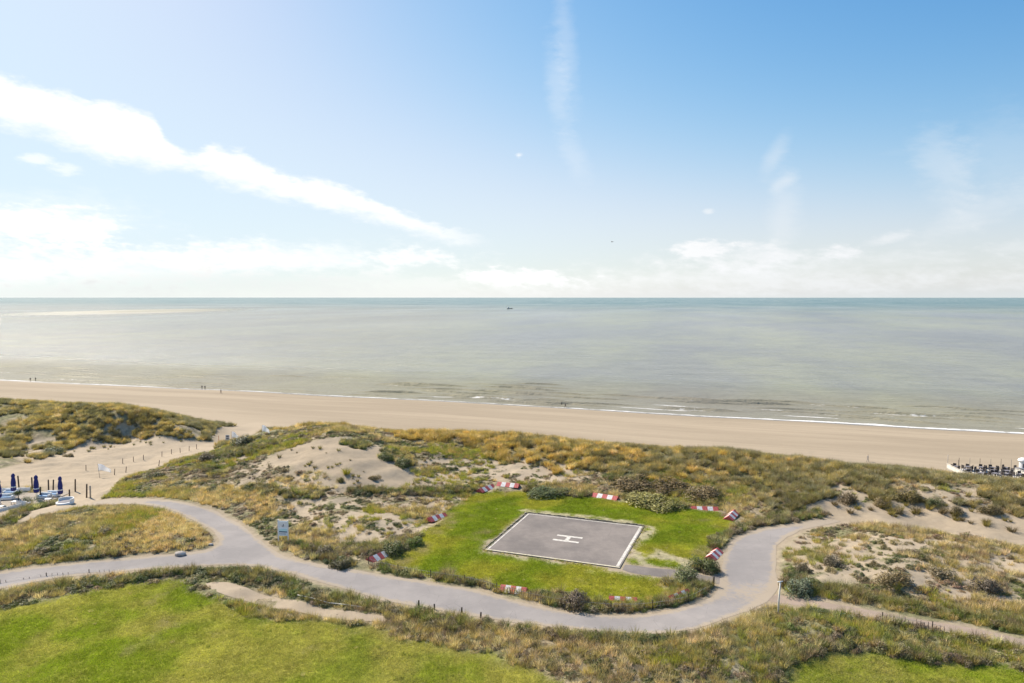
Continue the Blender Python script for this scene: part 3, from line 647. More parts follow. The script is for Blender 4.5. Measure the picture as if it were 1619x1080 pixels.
def gn_scatter(name, kind, P, rotz, tilt, scl, tint, label, cat):
    n = len(P); me = bpy.data.meshes.new(name); me.vertices.add(n); me.vertices.foreach_set('co', np.asarray(P, np.float32).ravel())
    a = me.attributes.new('rot', 'FLOAT_VECTOR', 'POINT'); a.data.foreach_set('vector', np.c_[tilt[:,0], tilt[:,1], rotz].astype(np.float32).ravel())
    a = me.attributes.new('scl', 'FLOAT_VECTOR', 'POINT'); a.data.foreach_set('vector', scl.astype(np.float32).ravel())
    setcol(me, 'tint', tint)
    o = bpy.data.objects.new(name, me); COL.objects.link(o)
    g = bpy.data.node_groups.new('scatter_'+name, 'GeometryNodeTree'); g.interface.new_socket('Geometry', in_out='INPUT', socket_type='NodeSocketGeometry'); g.interface.new_socket('Geometry', in_out='OUTPUT', socket_type='NodeSocketGeometry')
    gi = g.nodes.new('NodeGroupInput'); go = g.nodes.new('NodeGroupOutput'); ip = g.nodes.new('GeometryNodeInstanceOnPoints'); ci = g.nodes.new('GeometryNodeCollectionInfo')
    ci.inputs['Collection'].default_value = CO[kind]; ci.inputs['Separate Children'].default_value = True; ci.inputs['Reset Children'].default_value = True
    ra = g.nodes.new('GeometryNodeInputNamedAttribute'); ra.data_type = 'FLOAT_VECTOR'; ra.inputs[0].default_value = 'rot'
    sa_ = g.nodes.new('GeometryNodeInputNamedAttribute'); sa_.data_type = 'FLOAT_VECTOR'; sa_.inputs[0].default_value = 'scl'
    er = g.nodes.new('FunctionNodeEulerToRotation'); rv = g.nodes.new('FunctionNodeRandomValue'); rv.data_type = 'INT'
    rv.inputs[4].default_value = 0; rv.inputs[5].default_value = len(PROTO[kind])-1
    L = g.links.new; L(gi.outputs[0], ip.inputs['Points']); L(ci.outputs[0], ip.inputs['Instance']); ip.inputs['Pick Instance'].default_value = True
    L(rv.outputs[2], ip.inputs['Instance Index']); L(ra.outputs[0], er.inputs[0]); L(er.outputs[0], ip.inputs['Rotation']); L(sa_.outputs[0], ip.inputs['Scale']); L(ip.outputs[0], go.inputs[0])
    md = o.modifiers.new('scatter', 'NODES'); md.node_group = g
    tag(o, label, cat, kind='stuff'); return o
# ------------------------------------------------------------------ candidate plants
def cand(x0, x1, y0, y1, step):
    a, b = np.meshgrid(np.arange(x0, x1, step), np.arange(y0, y1, step)); a = a.ravel(); b = b.ravel()
    a = a+RNG.uniform(-.5, .5, a.size)*step; b = b+RNG.uniform(-.5, .5, b.size)*step
    k = (np.abs(a) < b*.86+8); return a[k], b[k]
def pal(n, cols, wts, jit=.18):
    idx = RNG.choice(len(cols), n, p=np.array(wts)/sum(wts)); c = np.array(cols)[idx]
    return c*(1+RNG.uniform(-jit, jit, (n, 1)))*(1+RNG.uniform(-.05, .05, (n, 3)))
CLR = [world([p, q]) for p, q in (((583,887),(614,874)), ((677,826),(704,815)), ((757,779),(779,768)), ((787,766),(821,771)), ((936,784),(979,790)), ((1093,803),(1135,807)), ((1151,823),(1161,812)), ((1122,885),(1135,872)))]
def scatter(name, kind, x, y, sc, tint, label, cat, zs=None, tl=.18, sink=.03):
    if kind in ('marram', 'dry', 'scrub', 'bush'):
        ok = np.ones(len(x), bool)
        for Q in CLR: ok &= sdist(Q, x, y+.9, closed=False) > 1.15
        x, y, tint = x[ok], y[ok], tint[ok]; sc = sc[ok] if np.ndim(sc) else sc; zs = zs[ok] if zs is not None else None
    z = hfull(x, y); n = len(x)
    scl = np.c_[sc, sc, sc*(zs if zs is not None else 1)]
    print(name, n)
    return gn_scatter(name, kind, np.c_[x, y, z-sink], RNG.uniform(0, 6.28, n), RNG.uniform(-tl, tl, (n, 2)), scl, tint, label, cat)
OLIVE, GOLD, STRAW, BROWN, DGREEN, GREEN, GREY, YGREEN = [.25,.23,.11], [.42,.335,.13], [.56,.48,.29], [.27,.215,.15], [.10,.13,.05], [.19,.225,.07], [.30,.285,.19], [.30,.31,.055]
# marram on the seaward dunes
a, b = cand(-150, 150, 85, 215, .45); G = fields(a, b); s, t = G['s'], G['t']
inl = a < -40
dn = fbm(a, b, 3.2, 81, 3)*.5+fbm(a, b, 9, 82, 3)*.5; cd, cr = cell(a+.8*(fbm(a, b, 2, 86, 2)-.5), b*1.15, 1.7, 1); dome = np.clip(1-(cd/.62)**2, 0, 1)
lim = 112 + np.where(a > 35, 9, 0) + np.where(a < -5, -6, 0)
hill = (G['sand'] < 0)
keep = (s > 73+3*fbm(t, s*0, 6, 83, 2)) & (s < lim+8*(fbm(a, b, 8, 84, 3)-.5)) & ~hill & (G['road'] > 1.5) & (G['hedge'] > .8) & (G['lawn'] > 1)
thr = np.where(G['patch'] < 0, .49, np.where(s < 100, .27, .42))
leftd = (s < 125) & (a < -68) & (b > 125); keep |= leftd & ~hill & (s > 73)
keep &= (dn > thr) & (dome > .06+.5*RNG.random(len(a))**3)
a, b, s = a[keep], b[keep], s[keep]; n = len(a); dome = dome[keep]; cr = cr[keep]
tone = fbm(a, b, 10, 85, 3)*.55+RNG.random(n)*.15+cr*.3; lf = sst(.35, .62, tone+np.where(a < -60, -.13, .05)-.004*np.clip(a, -30, 60))
tint = lerp(pal(n, [OLIVE, [.21,.19,.08], GREY], [4, 2, 2]), pal(n, [GOLD, [.39,.30,.095], STRAW], [4, 4, 1]), lf)
tint *= (.74+.6*cr)[:,None]*np.where((a < -60)[:,None], [1.14,1.14,1.5], [1.25,1.19,1.38])
scatter('marram_grass', 'marram', a, b, (.5+.8*dome)*RNG.uniform(.85, 1.2, n), tint, 'golden olive marram grass covering the seaward dune ridge', 'grass', tl=.25)
# rough mixed grass and low scrub inland
a, b = cand(-120, 120, 38, 135, .5); G = fields(a, b); s = G['s']
free = (G['lawn'] > .2) & (G['road'] > .55+.7*fbm(a, b, 2.5, 54, 3)) & (G['paths'] > .3) & (s > 86) & (G['sand'] > .3) & ~((a < -68) & (b > 122))
pn = fbm(a, b, 2.4, 91, 3)*.45+fbm(a, b, 3.6, 36, 3)*.55; inp = G['patch'] < 0
keep = free & (RNG.random(len(a)) < np.where(s < 108, .45, 1.0)) & ~(inp & (pnoise(a, b) > .485) & (RNG.random(len(a)) > .20))
typ = fbm(a, b, 6, 92, 3)*.65+fbm(a, b, 1.6, 93, 2)*.35
isl = (a < -33) & (b < 105) & (b > 72)                                # the grassy island left of the junction
near_b = b < 66
fore = near_b & ~isl & (a > -30); keep = keep | (free & fore); kd = keep & ((typ > .50) | isl & (typ > .40) | fore & (typ > .42) | fore & (RNG.random(len(a)) < .35))
x_, y_ = a[kd], b[kd]; n = len(x_); i_ = isl[kd]; tn = fbm(x_, y_, 8, 94, 3)
tint = lerp(pal(n, [STRAW, [.42,.35,.15], BROWN, OLIVE], [4, 4, 2, 2]), pal(n, [GOLD, YGREEN, GREEN], [2, 3, 2]), sst(.42, .62, tn))
gi_ = i_ & (x_ > -47+2*fbm(x_, y_, 3, 95, 2)); tint[gi_] = pal(gi_.sum(), [[.55,.45,.25], STRAW, GOLD], [4, 3, 3])
tint *= np.array([1.2, 1.14, 1.3])
scatter('dry_grass', 'dry', x_, y_, RNG.uniform(.7, 1.5, n), tint, 'straw coloured rough grass between the roads and lawns', 'grass')
ks = keep & (typ <= .53)
x_, y_ = a[ks], b[ks]; n = len(x_); tn = fbm(x_, y_, 7, 96, 3)*.7+RNG.random(n)*.3
tint = lerp(pal(n, [GREEN, DGREEN, OLIVE], [3, 3, 3]), pal(n, [BROWN, GREY, [.30,.24,.14]], [4, 3, 3]), sst(.42, .6, tn))
tint *= np.array([1.12, 1.02, 1.05]); cd, cr = cell(x_*.85, y_*1.1, 1.5, 3); dm = np.clip(1.15-(cd/.6)**2, .25, 1.15)
tint *= (.75+.5*cr)[:,None]
scatter('low_scrub', 'scrub', x_, y_, dm*RNG.uniform(.7, 1.2, n), tint, 'low green and brown creeping scrub over the inner dunes', 'scrub', zs=RNG.uniform(.5, 1.1, n))
# hedge-like bands of darker thicket
a, b = cand(-110, 110, 40, 150, .5); G = fields(a, b)
kh = (G['hedge'] < .8+.5*(fbm(a, b, 2.5, 97, 2)-.5)) & (G['road'] > .75) & (G['lawn'] > -.6) & (fbm(a, b, 3, 98, 2) > .28)
x_, y_ = a[kh], b[kh]; n = len(x_); tn = fbm(x_, y_, 7, 99, 3)*.75+RNG.random(n)*.25
tint = lerp(pal(n, [DGREEN, GREEN, [.10,.13,.05]], [4, 3, 4]), pal(n, [BROWN, [.17,.13,.09], OLIVE], [3, 3, 3]), sst(.42, .6, tn))
hg = RNG.random(n) < .4; tg = pal(hg.sum(), [STRAW, [.33,.28,.13], BROWN, OLIVE, GREEN], [2, 3, 3, 3, 2])
scatter('tall_verge_grass', 'marram', x_[hg], y_[hg], RNG.uniform(.8, 1.3, hg.sum()), tg, 'tall upright brown and olive grass in the road verges', 'grass', tl=.12)
x_, y_, tint = x_[~hg], y_[~hg], tint[~hg]; n = len(x_)
scatter('roadside_thicket', 'bush', x_, y_, RNG.uniform(.5, .95, n), tint, 'dark green and brown thicket along the road edges', 'bushes', zs=RNG.uniform(.6, 1.1, n))
# short grass
a, b = cand(-75, 75, 40, 112, .36); G = fields(a, b)
kl = (G['lawn'] < .5) & (G['road'] > .35) & ~((G['padv'] < -.2) & (fbm(a, b, 1.8, 53, 3) > .42))
x_, y_ = a[kl], b[kl]; n = len(x_); l3 = G['lawn3'][kl] < 1; tn = fbm(x_, y_, 5, 51, 4)
c0 = np.where(l3[:,None], [.24,.31,.02], [.27,.34,.03]); c1 = np.where(l3[:,None], [.40,.40,.06], [.44,.43,.12])
tint = lerp(c0, c1, sst(.36, .64, tn))*(1+RNG.uniform(-.3, .3, (n, 1)))*(.62+.76*fbm(x_, y_, 1.5, 56, 3))[:,None]
dry = sst(.60, .78, fbm(x_, y_, 2.4, 52, 3)*.6+fbm(x_, y_, 18, 33, 3)*.4); dry = np.maximum(dry, .75*sst(.42, .62, fbm(x_, y_, 3.2, 57, 3)*.7+.3*RNG.random(n))*sst(-22, -4, x_+.6*(y_-56))*(y_ < 66)*(x_ < 30)); tint = lerp(tint, np.tile([.44,.38,.20], (n, 1)), dry*.8)
scatter('lawn_grass', 'short', x_, y_, RNG.uniform(.8, 1.5, n), tint, 'short yellow green mown grass of the lawns', 'grass', tl=.05, sink=.0)
kw = (G['lawn'] < -.8) & (G['road'] > 1) & (RNG.random(len(a)) < .012+.05*(fbm(a, b, 4, 58, 2) > .62)) & ~(sdist(PADC, a, b) < .6)
x_, y_ = a[kw], b[kw]; n = len(x_)
scatter('lawn_weeds', 'dry', x_, y_, RNG.uniform(.22, .6, n), pal(n, [[.15,.19,.04], STRAW, [.32,.34,.08]], [3, 2, 3]), 'scattered weeds and coarse tufts in the lawns', 'weeds')
# sparse growth creeping over the pad's edge
q = np.linspace(0, 1, 90); ex_ = []
for i_ in range(4): ex_.append(PADC[i_]+(PADC[(i_+1)%4]-PADC[i_])*q[:,None])
ex_ = np.vstack(ex_)+RNG.normal(0, .16, (360, 2)); ce_ = PADC.mean(0); ex_ = ex_+(ex_-ce_)/np.linalg.norm(ex_-ce_, axis=1)[:,None]*.12; ex_ = ex_[fbm(ex_[:,0], ex_[:,1], 1.8, 59, 2) > .5]; n = len(ex_)
scatter('pad_edge_grass', 'dry', ex_[:,0], ex_[:,1], RNG.uniform(.3, .6, n), pal(n, [STRAW, [.22,.25,.06], [.40,.36,.18]], [3, 3, 3]), 'straggly grass creeping along the edge of the helicopter pad', 'grass')
# ------------------------------------------------------------------ edge markers round the pad
def marker(u0, v0, u1, v1, label, sunk=.02):
    a, b = at(u0, v0), at(u1, v1); c = (a+b)/2; d = b-a; L = min(3.9, max(2.7, d.xy.length)); rz = math.atan2(d.y, d.x)
    o = empty('edge_marker', (c.x, c.y, float(hfull(c.x, c.y)[0])-sunk), rz); tag(o, label, 'marker', 'red and white markers round the helicopter pad')
    n = 5; w, h = .68, .52
    for k in range(n):
        x0 = -L/2+L*k/n+.004; x1 = -L/2+L*(k+1)/n-.004
        v = [(x0,-w,.03),(x0,-w,0),(x0,w,0),(x0,w,.03),(x0,0,h),(x1,-w,.03),(x1,-w,0),(x1,w,0),(x1,w,.03),(x1,0,h)]
        f = [(0,1,2,3,4),(9,8,7,6,5),(0,4,9,5),(4,3,8,9),(1,0,5,6),(3,2,7,8),(2,1,6,7)]
        meshobj('red_segment' if k%2 == 0 else 'white_segment', v, f, M['red' if k%2 == 0 else 'markerwhite'], o)
    return o
for a_ in ((583,887,614,874,'red and white marker at the near left corner of the pad lawn'), (677,826,704,815,'red and white marker halfway along the left side of the pad lawn'),
    (757,779,779,768,'small slanting red and white marker at the far left lawn corner'), (787,766,821,771,'red and white marker facing the pad at the far left, beside the green bushes'),
    (936,784,979,790,'red and white marker in the middle of the far lawn edge between two bushes'), (1093,803,1135,807,'red and white marker at the far right of the lawn, nearest the curve'),
    (1151,823,1161,812,'red and white marker seen end on at the far right lawn corner'), (1122,885,1135,872,'red and white marker seen end on behind the dark bush by the road'),
    (795,932,830,936,'red and white marker half hidden in the hedge at the front of the lawn'), (966,947,1004,949,'red and white marker sunk in dry grass at the front right of the lawn',.2),
    (1062,948,1084,940,'red and white marker buried in scrub at the near right lawn corner')): marker(*a_)
# ------------------------------------------------------------------ sign, pole
p = at(448, 857); o = empty('information_sign', p, math.radians(-6)); tag(o, 'white information board on two white posts beside the road bend', 'sign')
MB().box((-.60,0,1.3),(.10,.10,2.8)).build('post', M['white'], o); MB().box((.60,0,1.0),(.10,.10,3.2)).build('post', M['white'], o)
pn = MB().box((0,0,1.65),(1.10,.05,1.75)).build('sign_panel', M['signblue'], o)
MB().box((0,-.030,2.12),(1.0,.008,.60)).box((0,-.030,1.80),(1.0,.008,.04)).build('panel_print', M['white'], pn)
MB().box((.0,-.031,1.98),(.34,.012,.05)).box((-.02,-.031,1.88),(.26,.012,.06)).box((.05,-.031,2.1),(.10,.012,.18)).build('panel_emblem', M['slate'], pn)
MB().box((0,-.030,1.45),(1.0,.008,.30)).build('panel_print', M['signteal'], pn)
MB().box((0,-.031,1.24),(1.0,.012,.13)).box((-.05,-.031,.98),(.85,.012,.07)).build('dark_band', M['signdark'], pn)
MB().box((0,-.031,1.12),(1.0,.010,.08)).build('white_band', M['white'], pn)
p = at(1230, 973); o = empty('pole', p, 0.2); tag(o, 'tall white leaning pole with a short crosspiece beside the road junction', 'pole')
MB().tube([(0,0,-.1),(.05,0,1.5),(.16,0,3.05)],[.085,.075,.065],10).build('shaft', M['offwhite'], o, True)
MB().tube([(-.10,0,3.08),(.40,0,3.10)],[.05,.05],8).build('crosspiece', M['white'], o, True)
# ------------------------------------------------------------------ posts
def post_mesh(h, r): return MB().tube([(0,0,-.15),(0,0,h*.95),(0,0,h)],[r,r*.95,r*.6],8)
def post(u, v, h, r, label, group, m='wood', name='fence_post', lean=0.0, tip=None):
    p = at(u, v); o = post_mesh(h, r).build(name, M[m], None, True); o.location = p; o.rotation_euler = (random.uniform(-.05,.05), lean+random.uniform(-.05,.05), 0)
    tag(o, label, 'post', group); return o
for u, v in ((136,744),(194,733),(211,730),(227,727),(256,722),(271,718),(285,716),(299,713),(311,710)): post(u, v, 1.05, .06, 'thin wooden post, %s of the farther row along the beach passage' % dict(zip((136,194,211,227,256,271,285,299,311), ('leftmost', 'second from the left', 'third from the left', 'fourth from the left', 'middle one', 'fourth from the right', 'third from the right', 'second from the right', 'rightmost')))[u], 'posts in the farther row along the beach passage')
for u, v in ((181,751),(199,747),(251,737)): post(u, v, 1.1, .065, 'thin wooden post, %s of three in the nearer row below the passage' % {181: 'left one', 199: 'middle one', 251: 'right one'}[u], 'posts in the nearer row along the beach passage', lean=.1)
post(346, 698, 1.4, .06, 'thin orange brown post at the seaward end of the beach passage', None, 'orange')
for u, v, l in ((662,958,'short dark post in the roadside scrub, leftmost of four below the pad'),(687,964,'short dark post in the roadside scrub, second from the left of four'),(730,969,'short dark post in the roadside scrub, third from the left of four'),(760,977,'short dark post in the roadside scrub, rightmost of four')):
    post(u, v, .55, .08, l, 'short posts along the near road edge')
post(1128, 927, 1.0, .09, 'stout dark post where the pad hedge meets the road junction', None)
for u, v, h, l in ((30,771,2.0,'dark timber pole just right of the leftmost tall blue parasol'),(51,774,2.0,'dark timber pole just left of the middle blue parasol'),(64,790,2.0,'dark timber pole in front of the middle blue parasol'),
    (77,779,2.1,'left one of two dark poles standing close together'),(84,779,2.1,'right one of two dark poles standing close together'),(110,786,1.2,'short dark stump at the right end of the terrace'),
    (119,777,2.0,'dark timber pole between the right parasol and the pale posts'),(137,787,2.1,'dark pole with knobbed top near the end of the dune hedge'),(143,787,1.8,'grey slim pole beside the knobbed pole')):
    post(u, v, h, .11, l, 'timber poles round the left beach terrace', 'greywood' if u == 143 else 'wood', 'timber_pole')
# ------------------------------------------------------------------ paling fences
def paling_fence(pix, h, sp, label, gapn=0.1):
    L = smooth_open(world(pix), .25); L = np.array(L); c = np.r_[0, np.cumsum(np.linalg.norm(np.diff(L, axis=0), axis=1))]
    def pos(d): return np.array([np.interp(d, c, L[:,0]), np.interp(d, c, L[:,1])])
    p0 = pos(0); z0 = float(hfull(*p0)[0]); o = empty('paling_fence', (p0[0], p0[1], z0)); tag(o, label, 'fence')
    n = int(c[-1]/sp); P = np.array([pos(k*sp) for k in range(n)]); Z = hfull(P[:,0], P[:,1]); mb = MB()
    for k in range(n):
        if random.random() < gapn: continue
        hh = h*random.uniform(.75, 1.1); R_ = Euler((random.uniform(-.12,.12), random.uniform(-.12,.12), random.uniform(0,3))).to_matrix()
        mb.box(Vector((P[k,0]-p0[0], P[k,1]-p0[1], Z[k]-z0+hh/2-.1)), (.045, .03, hh), M=R_)
    g = mb.build('palings', M['palewood'], o); g['kind'] = 'stuff'
    Q = [(P[k,0]-p0[0], P[k,1]-p0[1], Z[k]-z0) for k in range(0, n, 4)]
    for zz_ in (.3, .75): MB().tube([(a, b, c_+zz_*h) for a, b, c_ in Q], .012, 4).build('wire', M['metal'], o)
    for k in range(0, n, max(1, int(4/sp))): q = MB().tube([(P[k,0]-p0[0], P[k,1]-p0[1], Z[k]-z0-.1), (P[k,0]-p0[0], P[k,1]-p0[1], Z[k]-z0+h*1.05)], .045, 7).build('post', M['wood'], o)
M['palewood'] = mat('weathered_paling', (.22,.15,.11), .9, .35, 3)
paling_fence([(583,893),(640,906),(740,922),(800,938),(870,954),(950,964),(1030,963),(1085,953),(1122,935)], .8, .26, 'weathered paling fence in the hedge between the pad lawn and the road')
paling_fence([(1395,984),(1440,992),(1505,1005)], .9, .3, 'short row of dark stakes along the lower side of the footpath')
paling_fence([(0,922),(80,910),(150,905),(200,903)], .35, .5, 'broken line of thin stakes along the road at the far left', .3)
# pale rail lying in the scrub, boulders
a, b = at(470, 944), at(572, 963); Q = [a.lerp(b, t) for t in (0, .25, .5, .75, 1)]
mb = MB(); mb.tube([(q.x-a.x, q.y-a.y, float(hfull(q.x, q.y)[0])-a.z+.22) for q in Q], [.04,.05,.045,.05,.04], 8); o = mb.build('rail', M['offwhite'], None, True); o.location = a; tag(o, 'long pale wooden rail lying in the scrub beside the sand strip', 'rail')
def rock(u, v, r, label):
    p = at(u, v); bm = bmesh.new(); bmesh.ops.create_icosphere(bm, subdivisions=3, radius=r)
    for q in bm.verts:
        k = 1+.35*(float(fbm(q.co.x*3+u, q.co.y*3+q.co.z*2, 1.1*r+.3, u % 17, 3)[()])-.5); q.co = Vector((q.co.x*1.35*k, q.co.y*.9*k, q.co.z*.68*k))
    me = bpy.data.meshes.new('boulder'); bm.to_mesh(me); bm.free(); me.materials.append(M['rock']); me.shade_smooth()
    o = bpy.data.objects.new('boulder', me); COL.objects.link(o); o.location = p+Vector((0,0,r*.3)); tag(o, label, 'boulder')
rock(285, 878, .48, 'large pale boulder on the verge between the island and the road'); rock(333, 862, .24, 'smaller pale boulder at the tip of the grassy island')
rock(615, 866, .28, 'small pale stone in the scrub left of the pad lawn')
# ------------------------------------------------------------------ flags and beach signs
def flag(u, v, h, w, fh, label, lean=0.0, m='cloth', rz=0.0):
    p = at(u, v); o = empty('flag', p, rz); tag(o, label, 'flag', 'white flags at the beach entrance')
    MB().tube([(0,0,-.1),(lean*h,0,h)],[.04,.03],7).build('pole', M['greywood'], o, True)
    nx, nz = 12, 7; V = []; Fc = []
    for i in range(nx):
        for j in range(nz):
            t = i/(nx-1); q = j/(nz-1); V.append((lean*h*.95+t*w, .16*math.sin(t*7+q*1.4)*(.2+t), h-.05-q*fh*(1-.45*t)-t*t*fh*.75))
    for i in range(nx-1):
        for j in range(nz-1): a = i*nz+j; Fc.append((a, a+1, a+nz+1, a+nz))
    c = meshobj('flag_cloth', V, Fc, M['cloth'], o, True); c.modifiers.new('thickness', 'SOLIDIFY').thickness = .01
flag(158, 756, 2.5, 2.1, 1.25, 'white flag waving on a pole in the sand beside the passage', -.12)
flag(366, 700, 2.6, 1.5, 1.5, 'pale flag beside the small beach sign where the passage ends', .05)
flag(413, 690, 2.2, 1.3, 1.3, 'pale flag rising behind the dune crest left of the sand hill', .1)
p = at(360, 702); o = empty('beach_sign', p, .1); tag(o, 'small square white and grey sign at the seaward end of the passage', 'sign')
MB().box((0,0,.9),(.08,.08,1.8)).build('post', M['offwhite'], o); q = MB().box((0,-.06,1.45),(.85,.04,1.15)).build('sign_panel', M['white'], o)
MB().box((0,-.085,1.72),(.6,.01,.36)).box((0,-.085,1.2),(.6,.01,.28)).build('panel_print', M['slate'], q)
# ------------------------------------------------------------------ left terrace
dk = [gp(u, v, 5.0) for u, v in ((-60,790),(-30,776),(60,778),(84,792),(60,798),(0,802))]
dc = np.mean(dk, 0); zt = 5.0; 
zt = float(hfull([q[0] for q in dk], [q[1] for q in dk]).max())*.5+float(hfull([q[0] for q in dk], [q[1] for q in dk]).mean())*.5+.10
o = empty('terrace_deck', (dc[0], dc[1], zt)); tag(o, 'pale timber deck of the left beach terrace under the blue parasols', 'deck')
x0, y0 = min(q[0] for q in dk)-dc[0], min(q[1] for q in dk)-dc[1]; x1, y1 = max(q[0] for q in dk)-dc[0], max(q[1] for q in dk)-dc[1]
mb = MB(); yy = y0
while yy < y1: mb.box(((x0+x1)/2, yy+.11, -.03+random.uniform(0,.01)), (x1-x0, .20, .05)); yy += .225
g = mb.build('deck_boards', M['sanddeck'], o); g['kind'] = 'stuff'
MB().box(((x0+x1)/2, (y0+y1)/2, -.36), (x1-x0-.1, y1-y0-.1, .6)).build('deck_base', M['greywood'], o)
def ond(u, v):
    q = gp(u, v, zt); inside = x0 < q[0]-dc[0] < x1 and y0 < q[1]-dc[1] < y1
    return Vector((q[0], q[1], zt)) if inside else at(u, v)
def parasol(u, v, label, first=None):
    p = ond(u, v)
    if first: c = copy_tree(first, p, random.uniform(0, 3)); c['label'] = label; return c
    o = empty('closed_parasol', p); tag(o, label, 'parasol', 'closed blue parasols on the left terrace')
    MB().lathe([(.32,0),(.32,.08),(.08,.12),(.06,.2)], 12).build('base', M['slate'], o)
    MB().tube([(0,0,.1),(0,0,3.7)], .035, 8).build('pole', M['white'], o, True)
    MB().lathe([(.10,.95),(.30,1.02),(.36,1.3),(.30,1.9),(.33,2.2),(.26,2.8),(.20,3.1),(.26,3.3),(.20,3.55),(.05,3.72)], 20, fold=.16, nf=6).build('folded_canopy', M['blue'], o, True)
    MB().lathe([(.352,1.55),(.345,1.72)], 16, fold=.16, nf=6).build('white_print', M['white'], o, True)
    MB().lathe([(.325,2.05),(.335,2.12)], 16).build('strap', M['blue'], o, True)
    return o
P0 = parasol(22, 786, 'closed navy parasol, leftmost of the three tall ones in view')
parasol(58, 789, 'closed navy parasol in the middle of the terrace between two dark poles', P0); parasol(96, 791, 'closed navy parasol at the right end of the terrace beside the round sofa', P0)
parasol(-1, 797, 'closed navy parasol cut by the left edge of the photo', P0)
def sofa(u, v, rz, label, grp='white sofas on the left terrace', first=None, w=1.9):
    p = ond(u, v)
    if first: c = copy_tree(first, p, rz); c['label'] = label; return c
    o = empty('sofa', p, rz); tag(o, label, 'sofa', grp)
    MB().box((0,0,.22),(w,.8,.28)).build('seat', M['white'], o); MB().box((0,.36,.55),(w,.14,.6)).build('backrest', M['white'], o)
    for s in (-1,1): MB().box((s*(w/2-.07),-.03,.45),(.14,.72,.34)).build('armrest', M['white'], o)
    for s in (-1,0,1): MB().box((s*(w-.3)/3,-.05,.42),((w-.34)/3,.62,.13)).build('cushion', M['cushion'], o)
    return o
s0 = sofa(10, 790, .2, 'white sofa with blue cushions left of the small dark tree')
for u, v, r_, l in ((17,782,.1,'white sofa with blue cushions just behind the leftmost tall parasol'),(70,788,-.1,'white sofa with blue cushions right of the middle parasol'),(83,785,.0,'white sofa with blue cushions below the pair of dark poles'),(38,800,2.9,'white sofa with blue cushions facing inland near the deck front'),(-12,800,.4,'white sofa at the far left front of the terrace')): sofa(u, v, r_, l, first=s0)
def low_table(u, v, label, first=None):
    p = ond(u, v)
    if first: c = copy_tree(first, p, 0.0); c['label'] = label; return c
    o = empty('low_table', p); tag(o, label, 'table', 'low white tables on the left terrace')
    MB().box((0,0,.42),(.9,.7,.06)).build('table_top', M['white'], o)
    for a in (-1,1):
        for b in (-1,1): MB().box((a*.38,b*.28,.2),(.06,.06,.38)).build('leg', M['greywood'], o)
    return o
t0 = low_table(24, 797, 'low white table in front of the leftmost tall parasol'); low_table(76, 793, 'low white table between the middle and right parasols', t0); low_table(0, 805, 'low white table at the left front corner of the terrace', t0)
def low_wall(u0, v0, u1, v1, h, label):
    a, b = ond(u0, v0), ond(u1, v1); d = b-a; L = d.xy.length; o = empty('low_wall', a, math.atan2(d.y, d.x)); tag(o, label, 'windscreen')
    n = max(2, int(L/1.3))
    for k in range(n): MB().box((L*(k+.5)/n, 0, h/2), (L/n-.05, .06, h-.1)).build('panel', M['white'], o)
    for k in range(n+1): MB().box((L*k/n, 0, h/2), (.06, .09, h+.06)).build('post', M['offwhite'], o)
low_wall(-8, 812, 34, 803, .6, 'low white windscreen along the front left of the terrace'); low_wall(60, 800, 90, 797, .55, 'short white windscreen between the olive tree and the daybed'); low_wall(2, 778, 48, 777, .7, 'white windscreen behind the sofas on the seaward side')
p = at(103, 797); o = empty('round_sofa', p); tag(o, 'round white daybed with a grey seat at the end of the terrace', 'daybed')
MB().lathe([(1.1,0),(1.15,.35),(.95,.40),(.9,.25)], 24).build('base', M['white'], o, True); MB().lathe([(.88,.25),(.9,.38),(.7,.43)], 24).build('cushion', M['slate'], o, True)
mb = MB()
for k in range(14):
    a = -.3+k*.24; mb.box((1.05*math.cos(a), 1.05*math.sin(a), .55), (.28,.12,.5), rz=a+math.pi/2)
mb.build('backrest', M['white'], o)
# small terrace trees
def small_tree(u, v, h, tint, label, kind='palm'):
    p = ond(u, v); o = empty('small_tree', p); tag(o, label, 'tree'); r_ = random.Random(int(u))
    MB().tube([(0,0,-.1),(.05,0,h*.5),(0,.04,h)], [.09,.07,.05], 8).build('trunk', M['twig'], o, True)
    me = (tuft_mesh('tree_crown', 260, .75, 1.25, .045, r_, seg=4, droop=.9) if kind == 'palm' else mound_mesh('tree_crown', 900, .75, .9, .05, r_, lob=7)); c = bpy.data.objects.new('crown', me); COL.objects.link(c); c.parent = o; c.location = (0,0,h-.12 if kind == 'palm' else h*.45); c['tint'] = tint; c.scale = (1.5,1.5,1.4)
small_tree(29, 799, 1.7, [.06,.085,.04], 'small dark spiky palm standing in a pot position on the left terrace'.replace(' in a pot position', '')); small_tree(48, 797, .8, [.22,.24,.17], 'small grey green rounded olive tree right of the dark palm', 'olive')
